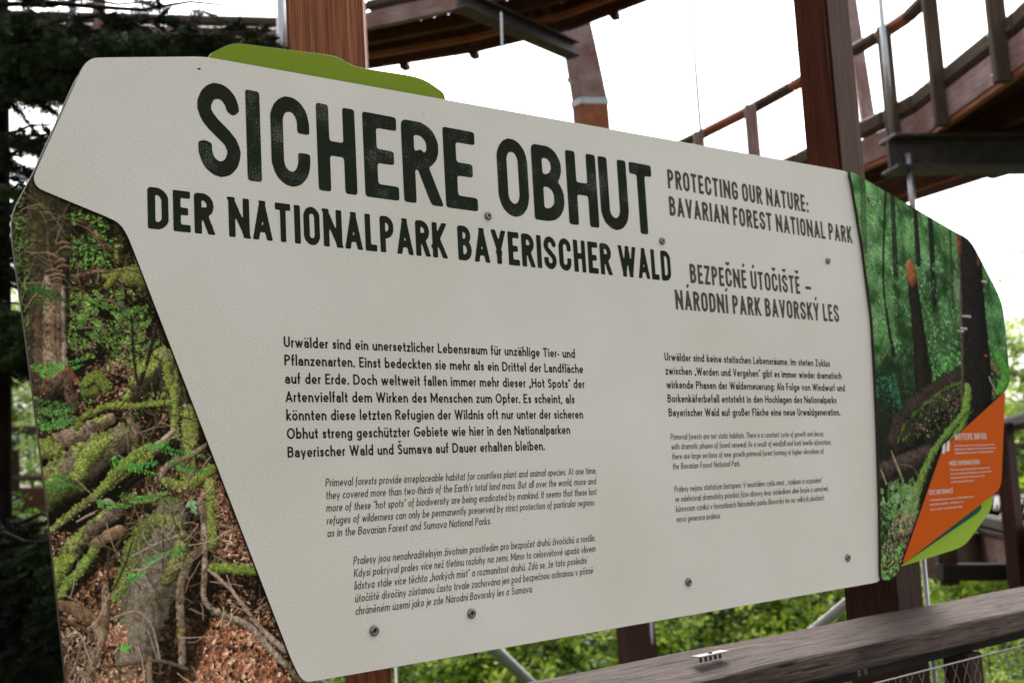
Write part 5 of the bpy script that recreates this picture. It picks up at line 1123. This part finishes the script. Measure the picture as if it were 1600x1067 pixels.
# ---------------------------------------------------------------- terrain and trees
def ground_mat():
    m, t, b = newmat('forest_floor', .95); N, Lk = t.nodes.new, t.links.new
    tc = N('ShaderNodeTexCoord'); n = N('ShaderNodeTexNoise'); n.inputs['Scale'].default_value = .35; n.inputs['Detail'].default_value = 9; Lk(tc.outputs['Object'], n.inputs[0])
    r = ramp(t, [(.3, (.02, .028, .012)), (.5, (.035, .05, .016)), (.7, (.06, .045, .028))]); Lk(n.outputs['Fac'], r.inputs[0]); Lk(r.outputs[0], b.inputs['Base Color']); return m
M['ground'] = ground_mat()
GZ = -13.0
def gz(x, y): return GZ+1.2*math.sin(x*.05+1)*math.cos(y*.06)+.5*math.sin(x*.17)*math.sin(y*.13)
def ground():
    V, F = [], []; n = 80; 
    xs = [math.copysign(abs(t)**2.2, t)*600 for t in np.linspace(-1, 1, n)]
    for y in xs:
        for x in xs: V.append((x, y, gz(x, y) if abs(x) < 200 and abs(y) < 200 else GZ))
    for j in range(n-1):
        for i in range(n-1): F.append((j*n+i, j*n+i+1, (j+1)*n+i+1, (j+1)*n+i))
    tag(mesh('ground', V, F, M['ground'], None, True), kind='structure')
ground()
M['beech'] = leafmat('beech_leaves', (.022, .05, .005), (.24, .37, .03), (.55, .68, .10), .5, .5)
M['beech2'] = leafmat('beech_leaves_dark', (.008, .022, .004), (.035, .08, .010), (.14, .26, .03), .45, .5)
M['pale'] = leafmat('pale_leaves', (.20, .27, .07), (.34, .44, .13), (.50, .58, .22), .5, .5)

def crown_mesh(name, seed, rx, rz, nspray, nleaf, lsz, mat, flatness=.35):
    """sprays of leaves spread through an uneven crown volume; numpy-built"""
    r = np.random.default_rng(seed); lobes = [(r.normal(size=3)*np.array([.45, .45, .45]), r.uniform(.45, .75)) for _ in range(9)]
    C = []
    while len(C) < nspray:
        l, s = lobes[r.integers(len(lobes))]; d = r.normal(size=3); d /= np.linalg.norm(d); p = l+d*s*r.uniform(.45, 1.0)**.5
        C.append(p)
    C = np.array(C)*np.array([rx, rx, rz])
    V = []; 
    for c in C:
        out = c/np.array([rx, rx, rz]); out = out/(np.linalg.norm(out)+1e-6)
        nrm = np.array([out[0]*.5, out[1]*.5, 1.0])+r.normal(size=3)*.25; nrm /= np.linalg.norm(nrm)
        a = np.cross(nrm, [0.3, 1, 0.1]); a /= np.linalg.norm(a); b = np.cross(nrm, a)
        R_ = r.uniform(.22, .5)
        q = r.normal(size=(nleaf, 3))*np.array([R_, R_, R_*flatness*.6])*.6
        q[:, 2] -= .35*(q[:, 0]**2+q[:, 1]**2)/R_
        P = c+q[:, :1]*a+q[:, 1:2]*b+q[:, 2:3]*nrm
        n = nrm+r.normal(size=(nleaf, 3))*.45; n /= np.linalg.norm(n, axis=1)[:, None]
        th = r.uniform(0, 6.28, nleaf); e1 = np.cross(n, np.array([.1, .2, 1.0])); e1 /= (np.linalg.norm(e1, axis=1)[:, None]+1e-6); e2 = np.cross(n, e1)
        u = e1*np.cos(th)[:, None]+e2*np.sin(th)[:, None]; v = np.cross(n, u)
        s = lsz*r.uniform(.6, 1.25, nleaf)[:, None]
        V.append(np.stack([P-u*s, P-v*s*.55+n*s*.12, P+u*s, P+v*s*.55+n*s*.12], 1))
    V = np.concatenate(V).reshape(-1, 3); nf = len(V)//4
    me = bpy.data.meshes.new(name); me.vertices.add(len(V)); me.vertices.foreach_set('co', V.astype(np.float32).ravel())
    me.loops.add(nf*4); me.loops.foreach_set('vertex_index', np.arange(nf*4, dtype=np.int32)); me.polygons.add(nf)
    me.polygons.foreach_set('loop_start', np.arange(0, nf*4, 4, dtype=np.int32)); me.polygons.foreach_set('loop_total', np.full(nf, 4, np.int32)); me.update(); me.materials.append(mat)
    return me
def tube_mesh(name, paths, n=7):
    V, F = [], []
    for P, Rr in paths:
        for k, (p, r_) in enumerate(zip(P, Rr)):
            a = P[max(k-1, 0)]; b = P[min(k+1, len(P)-1)]; d = (b-a).normalized(); s = d.cross(Vector((.3, .1, 1)) if abs(d.z) < .9 else Vector((1, 0, 0))).normalized(); u = d.cross(s)
            base = len(V)
            for i in range(n): t = 2*PI*i/n; V.append(p+s*math.cos(t)*r_+u*math.sin(t)*r_)
            if k:
                for i in range(n): j = (i+1) % n; F.append((base-n+i, base-n+j, base+j, base+i))
    me = bpy.data.meshes.new(name); me.from_pydata([tuple(v) for v in V], [], F); me.shade_smooth(); return me
def trunk_mesh(name, seed, h, r0, nb, spread, mat):
    rr = random.Random(seed); P = [Vector((rr.gauss(0, .03)*k, rr.gauss(0, .03)*k, -h+h*k/8*1.05)) for k in range(9)]; paths = [(P, [r0*(1-.09*k) for k in range(9)])]
    for i in range(nb):
        k = rr.uniform(.55, 1); p = Vector((0, 0, -h+h*k)); a = rr.uniform(0, 6.28); L = spread*rr.uniform(.6, 1.1); Q = [p.copy()]
        d = Vector((math.cos(a), math.sin(a), rr.uniform(.3, .9))).normalized()
        for q in range(4): p = p+d*L/4; d = (d+Vector((rr.gauss(0, .2), rr.gauss(0, .2), .05))).normalized(); Q.append(p.copy())
        paths.append((Q, [r0*.35*(1-.22*q) for q in range(5)]))
    me = tube_mesh(name, paths); me.materials.append(mat); return me
crowns = [crown_mesh('crown', 11, 2.3, 1.9, 150, 62, .064, M['beech']), crown_mesh('crown', 12, 2.3, 2.2, 190, 50, .062, M['beech2']), crown_mesh('crown', 13, 2.2, 2.3, 330, 66, .050, M['pale'])]
trunks = [trunk_mesh('trunk', 21, 10, .16, 12, 2.4, M['bark2']), trunk_mesh('trunk', 22, 11, .18, 12, 2.4, M['bark']), trunk_mesh('trunk', 23, 11, .12, 10, 2.2, M['bark2'])]
def tree(px, py, d, s, kind, label, group=None, nm='beech_tree', parts=True):
    p = PD(px, py, d)
    t = empty(nm, (p.x, p.y, p.z), label, 'tree', group); t.rotation_euler = (0, 0, random.uniform(0, 6.28)); t.scale = (s, s, s)
    for me, n in ((crowns[kind], 'crown'), (trunks[kind], 'trunk')):
        o = bpy.data.objects.new(n, me); COL.objects.link(o); o.parent = t
    return t
# trees below the railing, traced by where their crowns show
tree(665, 1045, 17.5, 1.0, 0, 'bushy green tree seen between the broad post and the leaning rib below the board', nm='beech_tree')
tree(830, 1040, 17, .85, 0, 'bright leafy tree just left of the leaning rib below the board')
tree(905, 1090, 19, .95, 1, 'darker leafy tree lower left of the leaning rib')
tree(1120, 985, 17, .9, 0, 'bright lime green tree right of the leaning rib, just above the rail')
tree(1250, 960, 18, 1.1, 0, 'tall yellow green tree beside the right post above the rail')
tree(1085, 955, 19, 1.0, 1, 'dark green tree behind the bright lime one')
tree(1480, 955, 22, .8, 0, 'green tree between the right post and the black beam end')
tree(1575, 1120, 7.5, .32, 0, 'green tree seen through the wire mesh at the lower right')
tree(1665, 1090, 9.5, .36, 0, 'green tree at the right edge below the railing')
tree(1440, 1230, 9, .6, 1, 'shaded green tree low behind the fence posts')
# beyond on the right
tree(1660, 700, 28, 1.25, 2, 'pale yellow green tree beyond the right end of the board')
tree(1625, 800, 32, 1.5, 0, 'green tree behind the boardwalk railing at the right')
tree(1520, 740, 30, 1.5, 0, 'tree hidden mostly by the orange panel')
tree(1668, 560, 26, .55, 0, 'upright leafy tree reaching highest at the right edge')
# left
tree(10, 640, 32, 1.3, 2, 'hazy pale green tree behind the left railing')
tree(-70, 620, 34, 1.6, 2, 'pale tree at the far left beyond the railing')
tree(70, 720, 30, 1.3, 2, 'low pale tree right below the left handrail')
tree(25, 1030, 9, .34, 1, 'small dark green tree at the lower left corner')
tree(-60, 1080, 10, .5, 1, 'dark leafy tree cut by the left picture edge')
# the forest further down, each its own tree
rg = random.Random(8)
for i in range(46):
    px = rg.uniform(-250, 1900); d = rg.uniform(20, 60); py = 790+rg.uniform(20, 300)*(1.0 if d < 40 else .6)
    if d*(py-740)/FPX > 9.5 or (px < 120 and py < 900): continue
    k = rg.choice([0, 1, 1, 1]); tree(px, py, d, rg.uniform(1.0, 1.5), k, ['light green forest tree below the walkway in the distance', 'dark green forest tree below the walkway in the distance'][k], 'forest trees below the walkway '+('light' if k == 0 else 'dark'))

# ---------------------------------------------------------------- the dark spruce at the left
def needle_twig(seed, L=.30):
    """one needled twig lying along +X: vertices (n,3,3) triangles"""
    r = np.random.default_rng(seed); T = []
    def needles(p0, p1, n, ln):
        d = (p1-p0); d = d/np.linalg.norm(d)
        for i in range(n):
            t = r.random(); p = p0+(p1-p0)*t; a = r.uniform(0, 6.28); perp = np.array([0, math.cos(a), math.sin(a)]); perp = perp-d*perp.dot(d); perp /= np.linalg.norm(perp)
            q = p+(d*.55+perp*.8)*ln*r.uniform(.7, 1.2); s = np.cross(d, perp)*.0028; T.append([p-s, p+s, q])
    a = np.array([0, 0, 0.]); b = np.array([L, 0, -.12*L]); needles(a, b, 60, .026)
    for k in range(9):
        t = .12+.09*k; p = a+(b-a)*t
        for sg in (-1, 1):
            l = L*.42*(1-t*.7)*r.uniform(.7, 1.2); e = p+np.array([l*.75, sg*l*.62, -.25*l*r.uniform(.3, 1.4)]); needles(p, e, 26, .024)
            s = np.array([0, 0, .002]); T.append([p-s, p+s, e])
    return np.array(T)
TW = [needle_twig(i) for i in range(6)]
def spruce_branch(P, rng, dens, vs):
    """P: polyline (numpy) of the bough; hangs needled twigs along both sides"""
    seg = np.diff(P, axis=0); L = np.linalg.norm(seg, axis=1); tot = L.sum(); cum = np.concatenate([[0], np.cumsum(L)])
    n = int(tot*dens)
    for i in range(n):
        s = tot*(rng.random()**.8); k = min(np.searchsorted(cum, s)-1, len(L)-1); k = max(k, 0); p = P[k]+seg[k]*((s-cum[k])/L[k]); d = seg[k]/L[k]
        side = np.cross(d, [0, 0, 1.0]); side /= np.linalg.norm(side)+1e-9; sg = rng.choice([-1, 1]); f = s/tot
        x = d*rng.uniform(.4, 1.0)+side*sg*rng.uniform(.2, 1.0)+np.array([0, 0, -1])*rng.uniform(-.1, .5); x /= np.linalg.norm(x)
        z = np.array([0, 0, 1.0])-x*x[2]; z += rng.normal(size=3)*.7; z -= x*z.dot(x); z /= np.linalg.norm(z); y = np.cross(z, x)
        B = np.stack([x, y, z]); t = TW[rng.integers(len(TW))]; sc_ = rng.uniform(.45, .95)*(1.15-.45*f)
        off = side*sg*rng.uniform(0, .30)*(1-f)+np.array([0, 0, -1])*rng.uniform(0, .07)
        vs.append((t.reshape(-1, 3)*sc_) @ B+p+off)
def raw_tris(name, V, mat):
    nf = len(V)//3; me = bpy.data.meshes.new(name); me.vertices.add(len(V)); me.vertices.foreach_set('co', V.astype(np.float32).ravel()); me.loops.add(len(V)); me.loops.foreach_set('vertex_index', np.arange(len(V), dtype=np.int32))
    me.polygons.add(nf); me.polygons.foreach_set('loop_start', np.arange(0, len(V), 3, dtype=np.int32)); me.polygons.foreach_set('loop_total', np.full(nf, 3, np.int32)); me.update(); me.materials.append(mat); return me
def spruce():
    rng = np.random.default_rng(3); D0 = 6.2
    base = PD(-14, 533, D0); root = empty('spruce_tree', (base.x, base.y, gz(base.x, base.y)), 'large dark spruce whose drooping boughs fill the upper left corner', 'tree')
    inv = Vector(root.location)
    tp = [Vector((base.x+.02*math.sin(k), base.y, -13+k*2.2)) for k in range(11)]
    me = tube_mesh('trunk', [([p-inv for p in tp], [.17-.012*k for k in range(11)])], 12); me.materials.append(M['bark']); o = bpy.data.objects.new('trunk', me); COL.objects.link(o); o.parent = root
    # boughs: (start px,y), (end px,y), depth at end, density
    BO = []
    for y in (-60, -25, 4): BO.append(((-75, y-10), (rng.uniform(180, 300), y+rng.uniform(0, 12)), rng.uniform(4.9, 6.6), 9))
    for y in (36, 46, 56, 66, 76): BO.append(((-75, y-8), (rng.uniform(250, 400), y+rng.uniform(-18, 22)), rng.uniform(5.0, 6.6), 48))
    BO.append(((-75, 35), (425, 58), 5.7, 34)); BO.append(((-60, 26), (405, 52), 6.1, 30)); BO.append(((-60, -20), (375, 12), 5.7, 9)); BO.append(((-60, 40), (378, 62), 5.4, 60))
    for y in (84, 94): BO.append(((-75, y), (rng.uniform(130, 250), y+rng.uniform(0, 8)), rng.uniform(5, 6.4), 60))
    BO.append(((-60, 92), (128, 118), 5.9, 46)); BO.append(((60, 90), (125, 122), 5.5, 60)); BO.append(((60, 96), (104, 138), 5.5, 22))
    for y in (206, 216, 232): BO.append(((-75, y-10), (rng.uniform(60, 110), y), rng.uniform(5, 6.2), 34))
    for y in (255, 290, 325): BO.append(((-75, y-8), (rng.uniform(30, 60), y+10), rng.uniform(5, 6.4), 28))
    for y in (370, 400): BO.append(((-75, y-14), (rng.uniform(8, 26), y), rng.uniform(5.2, 6), 50))
    for y in (490, 508, 524, 540): BO.append(((-75, y-14), (rng.uniform(40, 70), y+4), rng.uniform(5.2, 6.2), 56))
    for y in (480,): BO.append(((-75, y-10), (30, y+8), 5.8, 50))
    for y in range(806, 1010, 20): BO.append(((-75, y-22), (rng.uniform(70, 150), y+rng.uniform(0, 25)), rng.uniform(5.2, 6.4), 70))
    for y in range(1010, 1120, 24): BO.append(((-75, y-22), (rng.uniform(10, 90), y+rng.uniform(0, 25)), rng.uniform(5.2, 6.4), 34))
    for i, (a, b, d, dens) in enumerate(BO):
        A = PD(a[0], a[1], D0); B = PD(b[0], b[1], d); P = []
        for k in range(7):
            t = k/6; q = A.lerp(B, t); q.z += -.06*math.sin(t*PI)+.03*t; q.z += rng.normal()*.02; P.append(q)
        me = tube_mesh('branch', [([p-inv for p in P], [.018*(1-.8*k/6) for k in range(7)])], 6); me.materials.append(M['bark']); o = bpy.data.objects.new('branch', me); COL.objects.link(o); o.parent = root
        vs = []; spruce_branch(np.array([tuple(p) for p in P]), rng, dens*1.15, vs)
        if vs:
            me = raw_tris('bough', np.concatenate(vs)-np.array(tuple(inv)), M['spruce']); o = bpy.data.objects.new('bough', me); COL.objects.link(o); o.parent = root
spruce()
bpy.context.view_layer.update()
